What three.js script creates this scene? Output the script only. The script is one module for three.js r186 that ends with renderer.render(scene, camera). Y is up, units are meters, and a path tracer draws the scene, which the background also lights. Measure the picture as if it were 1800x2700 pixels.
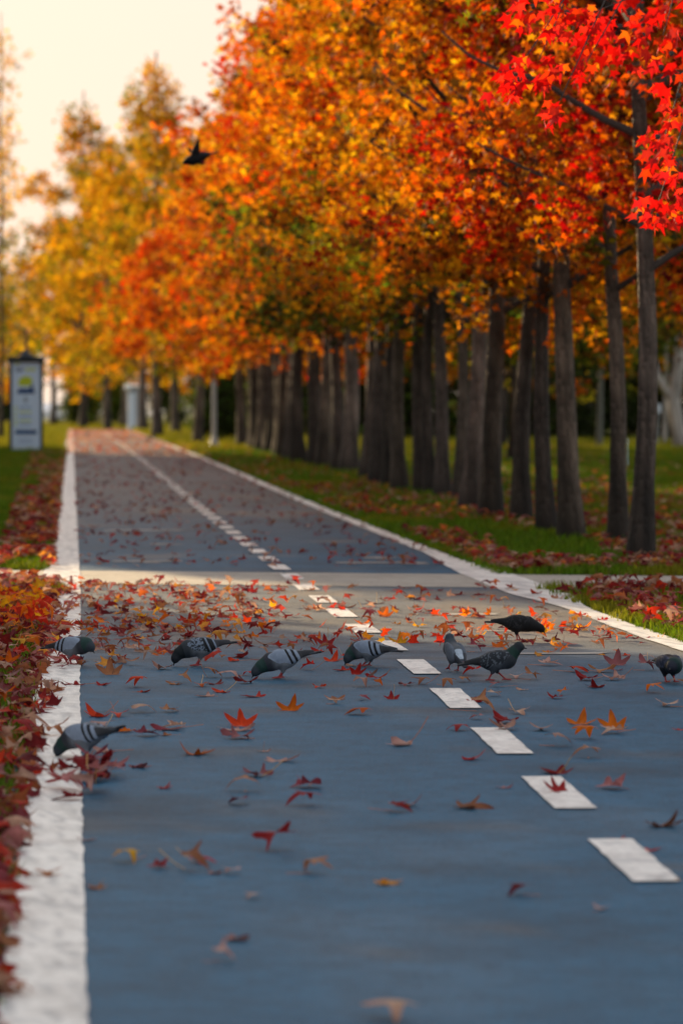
import * as THREE from 'three';
import { mergeGeometries } from 'three/addons/utils/BufferGeometryUtils.js';
import { RoundedBoxGeometry } from 'three/addons/geometries/RoundedBoxGeometry.js';

// ---------------------------------------------------------------- camera, sky, sun, exposure
const PW = 1800, PH = 2700, F = 10125, VX = 189, VY = 1090, EYE = 1.274;   // photograph size, focal length in its pixels, vanishing point of the path
const scene = new THREE.Scene();
const camera = new THREE.PerspectiveCamera(2 * Math.atan(PH / 2 / F) * 180 / Math.PI, 682 / 1024, 0.5, 1500);
const YAW = Math.atan((PW / 2 - VX) / F), PITCH = Math.atan((PH / 2 - VY) / F);
camera.rotation.order = 'YXZ';
camera.position.set(0, EYE, 0);
camera.rotation.set(-PITCH, -YAW, 0);
camera.focus = 19.6;
const APERTURE = 0.040;
camera.userData.fStop = camera.getFocalLength() / 1000 / APERTURE;
camera.updateMatrixWorld(true);

const SUN_AZ = 22 * Math.PI / 180, SUN_EL = 12 * Math.PI / 180;
const sunDir = new THREE.Vector3(-Math.sin(SUN_AZ) * Math.cos(SUN_EL), Math.sin(SUN_EL), -Math.cos(SUN_AZ) * Math.cos(SUN_EL));
{
  const W = 1024, H = 512, data = new Float32Array(W * H * 4);
  const mix = (a, b, t) => a + (b - a) * t;
  const low = [0.30, 0.272, 0.25], high = [0.305, 0.336, 0.37], far = [0.37, 0.365, 0.355], glow = [1.15, 0.60, 0.17];
  for (let r = 0; r < H; r++) {
    const el = ((r + 0.5) / H - 0.5) * Math.PI, y = Math.sin(el);
    for (let c = 0; c < W; c++) {
      const az = ((c + 0.5) / W - 0.5) * 2 * Math.PI, x = Math.cos(az) * Math.cos(el), z = Math.sin(az) * Math.cos(el);
      const cs = x * sunDir.x + y * sunDir.y + z * sunDir.z, ang = Math.acos(Math.max(-1, Math.min(1, cs)));
      const up = Math.pow(Math.max(0, y), 0.55), side = 0.5 - 0.5 * cs, g = Math.exp(-ang / 0.35);
      for (let k = 0; k < 3; k++) data[(r * W + c) * 4 + k] = mix(mix(low[k], far[k], Math.pow(side, 0.8)), high[k], up) + glow[k] * 0.55 * g;
      data[(r * W + c) * 4 + 3] = 1;
    }
  }
  const t = new THREE.DataTexture(data, W, H, THREE.RGBAFormat, THREE.FloatType);
  t.mapping = THREE.EquirectangularReflectionMapping; t.magFilter = t.minFilter = THREE.LinearFilter; t.needsUpdate = true;
  scene.background = t; scene.environment = t;
}
const sun = new THREE.DirectionalLight(new THREE.Color().setRGB(1.0, 0.74, 0.42), 5);
sun.name = 'sun';
sun.position.copy(sunDir).multiplyScalar(200); sun.target.position.set(0, 0, 0);
sun.castShadow = true; sun.shadow.radius = 1;
Object.assign(sun.shadow.camera, { left: -160, right: 160, top: 160, bottom: -160, near: 1, far: 700 });
sun.shadow.mapSize.set(2048, 2048);
scene.add(sun, sun.target);
const EXPOSURE = 2.38;

// ---------------------------------------------------------------- helpers
function rng(seed) { let a = seed >>> 0; return () => { a = (a + 0x6d2b79f5) | 0; let t = Math.imul(a ^ (a >>> 15), 1 | a); t = (t + Math.imul(t ^ (t >>> 7), 61 | t)) ^ t; return ((t ^ (t >>> 14)) >>> 0) / 4294967296; }; }
const hash = (x, y) => { let h = Math.imul(x | 0, 374761393) + Math.imul(y | 0, 668265263); h = Math.imul(h ^ (h >>> 13), 1274126177); return ((h ^ (h >>> 16)) >>> 0) / 4294967296; };
function noise(x, y, wx = 0, wy = 0) {
  const ix = Math.floor(x), iy = Math.floor(y), fx = x - ix, fy = y - iy, s = fx * fx * (3 - 2 * fx), t = fy * fy * (3 - 2 * fy);
  const h = (a, b) => hash(wx ? ((a % wx) + wx) % wx : a, wy ? ((b % wy) + wy) % wy : b);
  return (h(ix, iy) * (1 - s) + h(ix + 1, iy) * s) * (1 - t) + (h(ix, iy + 1) * (1 - s) + h(ix + 1, iy + 1) * s) * t;
}
const fbm = (x, y, n = 4) => { let s = 0, a = 0.5, w = 0; for (let i = 0; i < n; i++) { s += a * noise(x + i * 17.3, y - i * 9.1); w += a; a *= 0.5; x *= 2; y *= 2; } return s / w; };
const lerp = (a, b, t) => a + (b - a) * t, clamp = (x, a = 0, b = 1) => Math.max(a, Math.min(b, x));
const smooth = (a, b, x) => { const t = clamp((x - a) / (b - a)); return t * t * (3 - 2 * t); };
const V = (x, y, z) => new THREE.Vector3(x, y, z);
const C = (r, g, b) => new THREE.Color().setRGB(r, g, b);

// height of the ground at a distance D along the path (it dips towards the viewer and rises gently far off)
const PROFILE = [[-30, -0.19], [6, -0.19], [9, -0.15], [12.2, -0.107], [14.1, -0.077], [15.9, -0.047], [17.7, -0.014], [19.5, 0.004], [21.4, -0.008], [24, -0.016], [40, -0.010], [53, 0.005], [75, 0.07], [110, 0.16], [180, 0.25], [230, 0.33], [270, 0.46], [340, 0.6], [700, 0.9]];
function G(D) {
  let i = 0; while (i < PROFILE.length - 2 && D > PROFILE[i + 1][0]) i++;
  const slope = (k) => k <= 0 || k >= PROFILE.length - 1 ? 0 : (PROFILE[k + 1][1] - PROFILE[k - 1][1]) / (PROFILE[k + 1][0] - PROFILE[k - 1][0]);
  const [x0, y0] = PROFILE[i], [x1, y1] = PROFILE[i + 1], h = x1 - x0, t = clamp((D - x0) / h), t2 = t * t, t3 = t2 * t;
  return y0 * (2 * t3 - 3 * t2 + 1) + slope(i) * h * (t3 - 2 * t2 + t) + y1 * (3 * t2 - 2 * t3) + slope(i + 1) * h * (t3 - t2);
}
const camInv = camera.matrixWorld.clone();
function ray(px, py) { return V((px - PW / 2) / F, (PH / 2 - py) / F, -1).transformDirection(camInv); }
function at(px, py, D) { const r = ray(px, py), t = -D / r.z; return V(r.x * t, EYE + r.y * t, -D); }   // the point of the place that is D metres ahead there
function onGround(px, py) { const r = ray(px, py); let D = 20; for (let k = 0; k < 60; k++) { const t = (G(D) - EYE) / r.y; D = lerp(D, clamp(-r.z * t, 4, 600), 0.6); } return V(r.x * -D / r.z, G(D), -D); }
const pxPerM = (D) => F / D;

const counts = {};
function numbered(name) { const n = counts[name] = (counts[name] ?? -1) + 1; return n ? `${name}_${String(n).padStart(3, '0')}` : name; }
function shade(o) { o.castShadow = o.receiveShadow = true; return o; }
function tag(o, label, category, group) { o.userData.label = label; o.userData.category = category; if (group) o.userData.group = group; return o; }
function thing(name, label, category, pos, turn = 0, group) {
  const o = new THREE.Group(); o.name = numbered(name); o.position.copy(pos); o.rotation.y = turn; scene.add(o); return tag(o, label, category, group);
}
function part(name, geo, mat, parent) { const m = shade(new THREE.Mesh(geo, mat)); m.name = name; parent.add(m); return m; }
function struct(name, geo, mat) { const m = shade(new THREE.Mesh(geo, mat)); m.name = numbered(name); m.userData.kind = 'structure'; scene.add(m); return m; }
function copies(name, geo, mat, items, parent = scene) {   // items: {m: Matrix4, c: Color}
  const o = shade(new THREE.InstancedMesh(geo, mat, items.length)); o.name = parent === scene ? numbered(name) : name; o.userData.kind = 'stuff';
  items.forEach((it, i) => { o.setMatrixAt(i, it.m); if (it.c) o.setColorAt(i, it.c); });
  parent.add(o); return o;
}
const std = (o) => new THREE.MeshStandardMaterial(o);
function texture(w, h, f, srgb = false) {
  const d = new Uint8Array(w * h * 4);
  for (let y = 0; y < h; y++) for (let x = 0; x < w; x++) { const c = f(x / w, y / h), i = (y * w + x) * 4; for (let k = 0; k < 3; k++) d[i + k] = clamp(c[k]) * 255; d[i + 3] = 255; }
  const t = new THREE.DataTexture(d, w, h); t.wrapS = t.wrapT = THREE.RepeatWrapping; t.magFilter = THREE.LinearFilter; t.minFilter = THREE.LinearFilter; if (srgb) t.colorSpace = THREE.SRGBColorSpace; t.needsUpdate = true; return t;
}
// a sheet that follows the ground: x from f0(D) to f1(D), D from d0 to d1
function sheet(d0, d1, step, f0, f1, cols, lift, color, grow = 1) {
  const ds = []; let s = step; for (let d = d0; d < d1; d += s) { ds.push(d); s *= grow; } ds.push(d1);
  const pos = [], uv = [], col = [], idx = [];
  ds.forEach((D) => { for (let c = 0; c <= cols; c++) { const x = lerp(f0(D), f1(D), c / cols); pos.push(x, G(D) + lift, -D); uv.push(x, D); if (color) col.push(...color(x, D)); } });
  for (let r = 0; r < ds.length - 1; r++) for (let c = 0; c < cols; c++) { const a = r * (cols + 1) + c, b = a + cols + 1; idx.push(a, a + 1, b, a + 1, b + 1, b); }
  const g = new THREE.BufferGeometry();
  g.setAttribute('position', new THREE.Float32BufferAttribute(pos, 3)); g.setAttribute('uv', new THREE.Float32BufferAttribute(uv, 2));
  if (color) g.setAttribute('color', new THREE.Float32BufferAttribute(col, 3));
  g.setIndex(idx); g.computeVertexNormals(); return g;
}

// ---------------------------------------------------------------- ground, path, markings
const XR = 3.36, PATH_END = 226, DASH_X = 1.65;
const grainMap = texture(512, 512, (u, v) => {
  const n = hash(u * 512, v * 512), m = noise(u * 160, v * 160, 160, 160), l = noise(u * 24, v * 24, 24, 24);
  let k = 0.50 + 0.34 * n + 0.26 * m + 0.26 * (l - 0.5); if (hash(u * 512 + 900, v * 512) > 0.985) k += 0.3; if (hash(u * 512, v * 512 + 700) > 0.965) k -= 0.4; return [k, k, k];
});
const grainBump = texture(512, 512, (u, v) => { const k = 0.5 * hash(u * 512 + 5, v * 512 + 31) + 0.5 * noise(u * 200, v * 200, 200, 200); return [k, k, k]; });
const rep = (t, sx, sy = sx) => { const c = t.clone(); c.repeat.set(sx, sy); c.needsUpdate = true; return c; };
const soilMat = new THREE.MeshPhysicalMaterial({ color: 0xffffff, vertexColors: true, roughness: 1, specularIntensity: 0.15, map: rep(grainMap, 0.8), bumpMap: rep(grainBump, 2), bumpScale: 0.01 });
const lawnTone = (x, D) => {
  const n = fbm(x * 0.35 + 3, D * 0.22, 4), m = fbm(x * 2.1, D * 1.2 + 8, 3), dryOrSunlit = smooth(0.52, 0.75, n * 0.6 + m * 0.4);
  return [lerp(0.065, 0.15, dryOrSunlit), lerp(0.11, 0.10, dryOrSunlit), lerp(0.005, 0.012, dryOrSunlit)];
};
{
  const g = sheet(-30, 700, 0.8, () => -160, () => 160, 1, 0, null, 1.03), gMid = sheet(2, 300, 0.5, (D) => -2 - D * 0.06, (D) => 5 + D * 0.22, 40, 0.002, lawnTone, 1.012);
  const tone = []; for (let i = 0; i < g.attributes.position.count; i++) tone.push(0.085, 0.11, 0.014); g.setAttribute('color', new THREE.Float32BufferAttribute(tone, 3));
  struct('ground', g, soilMat); struct('lawn', gMid, soilMat);
}
const pathMat = new THREE.MeshPhysicalMaterial({ color: 0xffffff, vertexColors: true, roughness: 0.62, specularIntensity: 0.4, map: rep(grainMap, 0.55), bumpMap: rep(grainBump, 0.7), bumpScale: 0.006 });
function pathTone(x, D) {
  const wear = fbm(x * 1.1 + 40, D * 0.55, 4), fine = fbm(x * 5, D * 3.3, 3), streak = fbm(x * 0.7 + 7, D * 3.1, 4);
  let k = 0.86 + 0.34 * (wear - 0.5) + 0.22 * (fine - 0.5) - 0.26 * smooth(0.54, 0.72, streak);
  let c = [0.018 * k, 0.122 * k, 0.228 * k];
  const dustAndSun = clamp(0.52 * smooth(17.5, 24.5, D + (wear - 0.5) * 6 + x * 0.8) * (1 - smooth(27, 30, D)) + 0.75 * smooth(32, 60, D) * 0.75 + (0.12 + 0.4 * smooth(16, 20, D)) * smooth(0.6, 0.8, wear) + 0.3 * smooth(0.58, 0.7, streak) * smooth(0.5, 0.7, fine) + 0.4 * smooth(XR - 0.3, XR, x), 0, 0.85);  // real dust, plus painted sun warmth in the band before the crossing walk
  const d = [0.235, 0.195, 0.160]; c = c.map((v, i) => lerp(v, d[i] * k, dustAndSun)); if (D > 30) { const f = smooth(30, 70, D) * 0.5; c = c.map((v, i) => lerp(v, [0.20, 0.175, 0.175][i] * k, f)); } return c;
}
const path = new THREE.Group(); path.name = 'path'; path.userData.kind = 'structure'; scene.add(path);
const strip = 2.35, crossFar = (x) => 31.35 - 0.29 * x;   // the concrete walk that crosses
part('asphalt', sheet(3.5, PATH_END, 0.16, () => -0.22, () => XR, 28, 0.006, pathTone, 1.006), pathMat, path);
const paint = std({ color: 0xffffff, vertexColors: true, roughness: 0.5, map: rep(grainMap, 2.3), bumpMap: rep(grainBump, 2.5), bumpScale: 0.0006 });
const paintTone = (wearing) => (x, D) => { const grime = wearing < 0.4 ? 0.10 * smooth(0.56, 0.74, fbm(x * 3.2 + 1, D * 6.5, 3)) + 0.05 * smooth(0.6, 0.8, noise(x * 5, D * 21)) : 0; const n = fbm(x * 16 + 3, D * 7.5, 4), m = fbm(x * 6, D * 2.9 + 5, 3), k = 1 - wearing * smooth(0.5, 0.72, n) * 0.5 - 0.12 * (m - 0.4) - grime; const chip = wearing * smooth(0.59, 0.66, fbm(x * 34 + 9, D * 15, 3)) * 0.95; return [[0.95, 0.07], [0.925, 0.115], [0.89, 0.17]].map(([v, a]) => lerp(clamp(v * k, 0, 0.95), a, chip)); };
part('edge_line', sheet(3.5, PATH_END - 4, 0.05, (D) => -0.175 - 0.02 * (fbm(3, D * 9, 3) - 0.5) - 0.05 * smooth(17, 22, D), (D) => 0.035 + 0.016 * (fbm(9, D * 11, 4) - 0.5) + 0.03 * smooth(15, 30, D), 9, 0.012, paintTone(0.38), 1.004), paint, path);
part('edge_line', sheet(14, PATH_END - 10, 0.12, (D) => XR - 0.13 + 0.03 * (fbm(5, D * 2.1, 3) - 0.5) - 0.14 * smooth(25, 27.5, D) * (1 - smooth(30, 36, D)), (D) => XR + 0.03 + 0.03 * (fbm(15, D * 1.7, 3) - 0.5) + 0.12 * smooth(25, 27, D) * (1 - smooth(30, 34, D)), 5, 0.012, paintTone(0.45), 1.008), paint, path);
const DASHES = [];
for (let i = 0; i < 108; i++) {
  const far = 12.24 + i * 1.832, len = 1.0 + (hash(i, 3) - 0.5) * 0.06; if (far > PATH_END - 8) break;
  const w = 0.145, j = (k) => (hash(i, k) - 0.5) * 0.012;
  part('dash', sheet(far - len, far, i < 12 ? 0.03 : 0.1, (D) => DASH_X + j(1) + 0.006 * (noise(D * 9, i) - 0.5), (D) => DASH_X + w + j(2) + 0.006 * (noise(D * 9, i + 50) - 0.5), i < 12 ? 9 : 3, 0.012, paintTone(i < 6 ? 0.28 : 0.5)), paint, path);
  DASHES.push([far - len / 2, DASH_X + w / 2]);
}
{ // worn remains of painted symbols across the lanes
  const worn = std({ color: 0xffffff, vertexColors: true, roughness: 0.7, map: rep(grainMap, 1.3) });
  const tone = (x, D) => { const n = fbm(x * 7, D * 6, 3), k = 0.55 + 0.7 * (n - 0.5); return [0.5 * k, 0.5 * k, 0.5 * k]; };
  for (const [px0, px1, py, t] of [[1181, 1313, 1623, 5], [1240, 1350, 1668, 3], [1327, 1610, 1727, 6], [900, 1100, 1486, 4], [966, 1018, 1473, 5], [310, 470, 1482, 4], [370, 425, 1484, 6], [396, 460, 1437, 4], [287, 476, 1400, 4], [1060, 1130, 1489, 3]]) {
    const a = onGround(px0, py + t / 2), b = onGround(px1, py - t / 2), D0 = -a.z, D1 = -b.z;
    part('worn_marking', sheet(D0, D1, (D1 - D0) / 3, (D) => a.x + 0.12 * (noise(D * 5, py) - 0.5), (D) => b.x + 0.2 * (noise(D * 6, py + 9) - 0.5), 4, 0.010, tone), worn, path);
  }
}
const concrete = std({ color: 0xffffff, vertexColors: true, roughness: 0.85, map: rep(grainMap, 0.7), bumpMap: rep(grainBump, 0.8), bumpScale: 0.002 });
function slab(x0, x1, lift) { // pieces of the crossing walk between x0 and x1
  const pos = [], uv = [], col = [], idx = [], nx = Math.max(2, Math.round((x1 - x0) / 0.25)), nd = 8;
  for (let i = 0; i <= nx; i++) for (let k = 0; k <= nd; k++) {
    const x = lerp(x0, x1, i / nx), D = crossFar(x) - strip * (1 - k / nd) + 0.02 * (noise(x * 4, k) - 0.5), n = fbm(x * 1.6, D * 1.9, 4), q = 0.9 + 0.4 * (n - 0.5);
    pos.push(x, G(D) + lift, -D); uv.push(x, D); col.push(0.44 * q, 0.40 * q, 0.35 * q);
  }
  for (let i = 0; i < nx; i++) for (let k = 0; k < nd; k++) { const a = i * (nd + 1) + k, b = a + nd + 1; idx.push(a, b, a + 1, b, b + 1, a + 1); }
  const g = new THREE.BufferGeometry(); g.setAttribute('position', new THREE.Float32BufferAttribute(pos, 3)); g.setAttribute('uv', new THREE.Float32BufferAttribute(uv, 2)); g.setAttribute('color', new THREE.Float32BufferAttribute(col, 3)); g.setIndex(idx); g.computeVertexNormals(); return g;
}
{
  const walk = new THREE.Group(); walk.name = 'crossing_walk'; walk.userData.kind = 'structure'; scene.add(walk);
  for (let x = -10.2; x < 16; x += 1.7) part('slab', slab(x + 0.006, x + 1.694, 0.009), concrete, walk);
  const g = sheet(111.5, 114, 0.5, () => -9, () => -1.75, 8, 0.012, (x, D) => { const k = 0.9 + 0.3 * (fbm(x, D, 3) - 0.5); return [0.5 * k, 0.42 * k, 0.36 * k]; });
  struct('footway', g, concrete);
}

// ---------------------------------------------------------------- leaves
const LOBES = [[-118, 0.60], [-58, 0.93], [0, 1.0], [58, 0.93], [118, 0.60]];
function leafOutline(r, fine) {
  const out = [], push = (deg, len) => out.push([deg * Math.PI / 180, len]);
  push(-166, 0.16);
  LOBES.forEach(([a, l], i) => {
    const L = l * (0.8 + 0.34 * r()), da = (r() - 0.5) * 13;
    if (fine) { push(a + da - 17, L * 0.55); push(a + da - 7.8, L * 0.79); } else push(a + da - 12, L * 0.60);
    push(a + da, L);
    if (fine) { push(a + da + 7.8, L * 0.79); push(a + da + 17, L * 0.55); } else push(a + da + 12, L * 0.60);
    if (i < 4) push((a + LOBES[i + 1][0]) / 2, 0.40 + 0.05 * r());
  });
  push(166, 0.16); push(180, 0.09);
  return out;
}
// a leaf in the plane y = 0, its middle lobe towards +z, about one unit wide, bent by deform(x, z) -> [x, y, z]
function leafGeometry(seed, rings, fine, deform, tint) {
  const r = rng(seed), o = leafOutline(r, fine), n = o.length, S = 0.56, pos = [], col = [], uv = [], idx = [];
  const add = (x, z, e, lobe) => { const p = deform(x, z, lobe); pos.push(...p); uv.push(x + 0.5, z + 0.5); const k = tint(e, lobe); col.push(...k); };
  add(0, 0, 0, 0);
  for (const q of rings) for (const [a, l] of o) { const vein = Math.max(0, Math.cos(a * 5 / 1) ), R = l * q * S; add(Math.sin(a) * R, Math.cos(a) * R, q * l, a); void vein; }
  for (let i = 0; i < n; i++) idx.push(0, 1 + (i + 1) % n, 1 + i);
  for (let k = 1; k < rings.length; k++) for (let i = 0; i < n; i++) { const a = 1 + (k - 1) * n + i, b = 1 + (k - 1) * n + (i + 1) % n, c = a + n, d = b + n; idx.push(a, b, c, b, d, c); }
  const g = new THREE.BufferGeometry(); g.setAttribute('position', new THREE.Float32BufferAttribute(pos, 3)); g.setAttribute('uv', new THREE.Float32BufferAttribute(uv, 2)); g.setAttribute('color', new THREE.Float32BufferAttribute(col, 3)); g.setIndex(idx); g.computeVertexNormals(); return g;
}
const bend = (u, k) => Math.abs(k) < 1e-3 ? [u, 0] : [Math.sin(k * u) / k, (1 - Math.cos(k * u)) / k];
function curl(kx, kz, twist, wave, seed) {
  return (x, z, a) => {
    const tw = twist * z, c = Math.cos(tw), s = Math.sin(tw); let X = x * c, Y = x * s;
    const [bx, hx] = bend(X, kx), [bz, hz] = bend(z, kz);
    const rr = Math.hypot(x, z);
    return [bx, Y + hx + hz + wave * rr * rr * 2.2 * (noise(a * 1.7 + seed, seed) - 0.5) * 2, bz];
  };
}
const fallTint = (seed) => (e, a) => { const n = noise(a * 3 + seed * 3.1, e * 5 + seed), k = clamp(1.08 - 0.34 * e + 0.5 * (n - 0.5), 0.35, 1.2); const v = e < 0.02 ? 1.15 : 1; return [k * v, k * v * (1 - 0.18 * e), k * v * (1 - 0.1 * e)]; };
const FORMS = { f: [], c: [], a: [], u: [], w: [] };
for (let i = 0; i < 4; i++) {
  const s = 100 + i * 13, q = (n) => noise(i * 7.7, n * 3.3) - 0.5, add = (key, fn) => {
    const g = leafGeometry(s + key.charCodeAt(0), [0.35, 0.68, 1], true, fn, fallTint(s)); g.computeBoundingBox(); g.translate(0, -g.boundingBox.min.y - 0.01, 0); g.computeBoundingBox(); FORMS[key].push(g);
  };
  add('f', curl(i % 2 ? 2.0 : 0.7 + q(1) * 1.8, -0.5 + q(2) * 1.8, 0.7 * q(3), 0.22, s));
  add('c', curl(1.5 + q(1) * 1.6, 0.8 + q(2) * 2.0, 1.2 * q(3), 0.28, s));
  add('a', curl(-1.9 + q(1) * 1.4, -0.9 + q(2) * 1.8, 0.9 * q(3), 0.25, s));
  add('w', curl(2.6 * q(1) + 1, 3.5 * q(2) - 1.2, 2.4 * q(3) + 0.7, 0.55, s));
  const up = (x, z, a) => { // the outer half stands up from the ground, the lower lobes lie on it
    const k = 3.0 + q(5), u = z + 0.1, b = u > 0 ? (u * k < 1.25 ? bend(u, k) : (() => { const e = bend(1.25 / k, k), d = u - 1.25 / k; return [e[0] + d * Math.cos(1.25 + q(7) * 0.5), e[1] + d * Math.sin(1.25)]; })()) : [u, 0.05 * u];
    const [bx, hx] = bend(x, 0.9 + 1.2 * q(6)); return [bx, b[1] + hx * 0.7 + 0.14 * (noise(a * 2 + s, 3) - 0.4) * Math.hypot(x, z), b[0]];
  };
  add('u', up);
}
const leafMat = (name, r, g, b, through = 0.42) => { const m = new THREE.MeshPhysicalMaterial({ vertexColors: true, roughness: 0.93, specularIntensity: 0.2, transmission: through, thickness: 0 }); m.color.setRGB(r, g, b); m.name = name; return m; };
const LEAF = {
  r: [leafMat('red leaf', 0.50, 0.022, 0.012), leafMat('scarlet leaf', 0.66, 0.055, 0.012)], d: [leafMat('maroon leaf', 0.20, 0.012, 0.012), leafMat('wine leaf', 0.30, 0.018, 0.018)],
  o: [leafMat('orange leaf', 0.80, 0.19, 0.008, 0.58), leafMat('rust leaf', 0.66, 0.14, 0.012, 0.58)], y: [leafMat('golden leaf', 0.85, 0.44, 0.012, 0.6), leafMat('amber leaf', 0.85, 0.34, 0.012, 0.6)],
  b: [leafMat('brown leaf', 0.36, 0.15, 0.065), leafMat('tawny leaf', 0.42, 0.19, 0.085)], t: [leafMat('tan leaf', 0.58, 0.36, 0.24), leafMat('pale pink leaf', 0.56, 0.33, 0.26)], p: [leafMat('plum leaf', 0.27, 0.05, 0.065), leafMat('dusky pink leaf', 0.42, 0.16, 0.15)],
};
for (const k in LEAF) LEAF[k].push(...LEAF[k].map((m) => leafMat('withered ' + m.name, m.color.r * 0.55, m.color.g * 0.5, m.color.b * 0.55, 0.25)));
const stemMats = [std({ color: C(0.42, 0.16, 0.09), roughness: 0.8 }), std({ color: C(0.62, 0.36, 0.12), roughness: 0.8 })];
const stemGeo = [0, 1, 2].map((i) => {
  const r = rng(40 + i), up = [0.05, 0.5, 0.85][i], pts = []; for (let k = 0; k <= 5; k++) { const t = k / 5; pts.push(V((r() - 0.5) * 0.08 * t, 0.03 + up * t * (0.6 + 0.4 * t), -0.05 - 0.85 * t * (1 - up * 0.5))); }
  return new THREE.TubeGeometry(new THREE.CatmullRomCurve3(pts), 8, 0.011, 5);
});

// every leaf picked out on the path: where it touches the ground in the photograph, its width there, colour, form
const LEAVES = `548 1790 60 b a|608 1790 70 t a|653 1785 42 r a|478 1804 55 b w|569 1808 65 d f|653 1806 58 d w|529 1813 50 o f|590 1829 60 r f|545 1841 65 t f|674 1842 80 r f|762 1878 85 o u|839 1817 34 r u|885 1849 65 b c|951 1849 50 p f|881 1861 55 t f|958 1888 92 o a|639 1920 105 r u|618 1932 150 t f|632 1953 110 p w|471 1925 60 t f|517 1993 140 o c|695 1987 36 t f|731 2013 100 t f|685 2053 75 p w|643 2092 82 b a|811 2080 80 p w|808 2130 80 d a|636 2127 65 p f|935 1782 56 r u|957 1813 70 t w|996 1795 52 d w|992 1811 42 o w|1037 1848 52 d u|1069 1811 50 p w|1120 1808 72 b a|1177 1814 52 b a|1216 1802 56 b a|1251 1785 60 r w|1359 1791 50 t f|1315 1815 50 p f|1381 1823 42 t f|1295 1839 50 t f|1248 1855 72 d c|1260 1881 110 b w|1362 1886 65 t f|1263 1901 42 p f|1340 1911 86 d w|1212 1929 56 d a|1343 1929 95 t w|1069 1970 90 t f|1232 2007 56 r c|1063 2130 62 o c|1037 2145 76 d f|1222 2136 88 b c|1327 2083 46 p f|1439 1759 80 t f|1511 1776 72 r a|1580 1776 66 b w|1626 1797 72 t w|1551 1797 76 d w|1571 1816 58 d c|1626 1758 90 p u|1700 1772 66 p w|1626 1770 46 p f|1780 1810 62 b a|1715 1830 66 o a|1465 1845 52 d w|1485 1836 36 o w|1528 1914 78 o c|1628 1929 84 o u|1623 1937 82 t f|1763 1868 70 t f|1792 1929 36 r f|1427 1932 56 t f|1548 1954 66 o a|1462 1972 62 t a|1551 2003 66 b a|1470 2045 94 d c|1488 2097 78 d u|1608 2086 150 p w|1740 2183 96 b c|344 2278 74 y a|126 2315 72 b f|258 2350 52 b c|413 2295 52 d w|494 2301 92 b w|517 2281 62 r a|557 2310 46 t f|617 2312 56 t f|729 2246 112 d w|821 2310 86 b a|672 2376 46 t a|608 2485 82 t f|580 2542 66 t w|40 2637 78 b a|52 2238 32 r c|430 2083 36 r c|356 2028 66 p f|230 2220 52 t f|1043 2694 220 t a|1015 2335 82 y f|1376 2367 68 d a|1583 2407 30 t f|1629 2221 46 r f|1709 2249 46 r f|1767 2330 56 y f|200 2118 100 d f|434 1768 65 t w|296 1783 82 b u|268 1811 48 r c|202 1811 72 d c|370 1816 66 r a|465 1808 50 b f|374 1829 42 r f|266 1893 92 r c|312 1892 62 r f|370 1882 84 t a|442 1882 60 b f|276 1923 56 t f|337 1933 48 o c|378 1946 62 p f|449 1928 76 p f|442 1944 36 b f|284 1987 66 t f|143 1860 36 r u|138 1946 62 b w|706 1647 36 o u|757 1637 38 d u|799 1637 50 o f|706 1600 46 o w|623 1602 76 d f|684 1586 28 d w|671 1565 42 d u|642 1553 42 d w|719 1565 38 r w|735 1548 28 d c|563 1541 36 d c|505 1559 34 d c|559 1565 38 r w|528 1581 46 d u|467 1584 50 d w|441 1565 38 r w|572 1584 28 d a|569 1596 32 d c|537 1600 38 p f|413 1597 36 d f|550 1624 32 y a|499 1647 60 r u|550 1640 60 r c|448 1650 72 o w|426 1623 46 y w|534 1658 32 r w|432 1672 42 b c|719 1672 50 r w|837 1687 50 o c|642 1672 32 y c|668 1685 46 o w|700 1709 66 b f|862 1704 62 d u|843 1722 60 r f|875 1747 62 r c|623 1747 56 r f|486 1685 46 d w|464 1704 42 b u|508 1683 32 p c|1013 1629 50 o u|1029 1581 26 r c|958 1636 46 o a|933 1664 44 o a|962 1651 42 o w|1013 1666 34 y u|1083 1645 26 o c|1045 1650 32 y u|1105 1656 46 y w|1147 1669 28 o u|1057 1699 60 y u|1092 1696 46 o w|1115 1679 22 r u|1096 1624 42 r f|1194 1645 38 r c|1252 1663 40 o u|1285 1659 24 r c|1169 1707 38 r u|1210 1694 42 d w|1268 1688 32 y w|1306 1710 62 o u|1338 1717 42 o c|1252 1723 56 p w|911 1605 50 b f|962 1616 56 p f|993 1594 60 d f|1156 1584 30 d c|1127 1580 28 d w|1096 1583 42 d f|1210 1572 38 d c|1271 1572 32 d c|1255 1581 28 b f|1315 1586 26 d c|1277 1588 28 r f|1331 1610 30 b u|1156 1562 22 d w|1041 1562 26 r f|1073 1554 46 t f|1137 1613 52 b f|1124 1621 52 p f|1442 1626 56 t f|1534 1656 46 o c|1585 1640 34 r u|1430 1672 36 y c|1674 1687 32 d c|1694 1687 36 p f|1735 1685 38 y c|1459 1702 30 y u|1482 1712 40 o u|1465 1716 36 o f|1493 1722 36 o w|1445 1724 32 y f|1562 1695 30 o f|1600 1678 50 r f|1620 1724 32 o a|1580 1730 22 y c|1697 1704 32 r f|1651 1732 36 r f|1706 1747 48 t a|1416 1570 42 r w|1471 1583 36 b w|1534 1669 32 p f|1786 1688 26 d w|1416 1610 40 b f|1370 1646 40 y a|930 1759 40 t f|905 1732 30 r c|1400 1796 52 b w|905 1772 60 r f|820 1770 50 r w`;
const MARKS = [];   // named places that leaves are described by: [x, D, words]
const ORD = ['first', 'second', 'third', 'fourth', 'fifth', 'sixth', 'seventh', 'eighth', 'ninth', 'tenth', 'eleventh', 'twelfth'];
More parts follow.
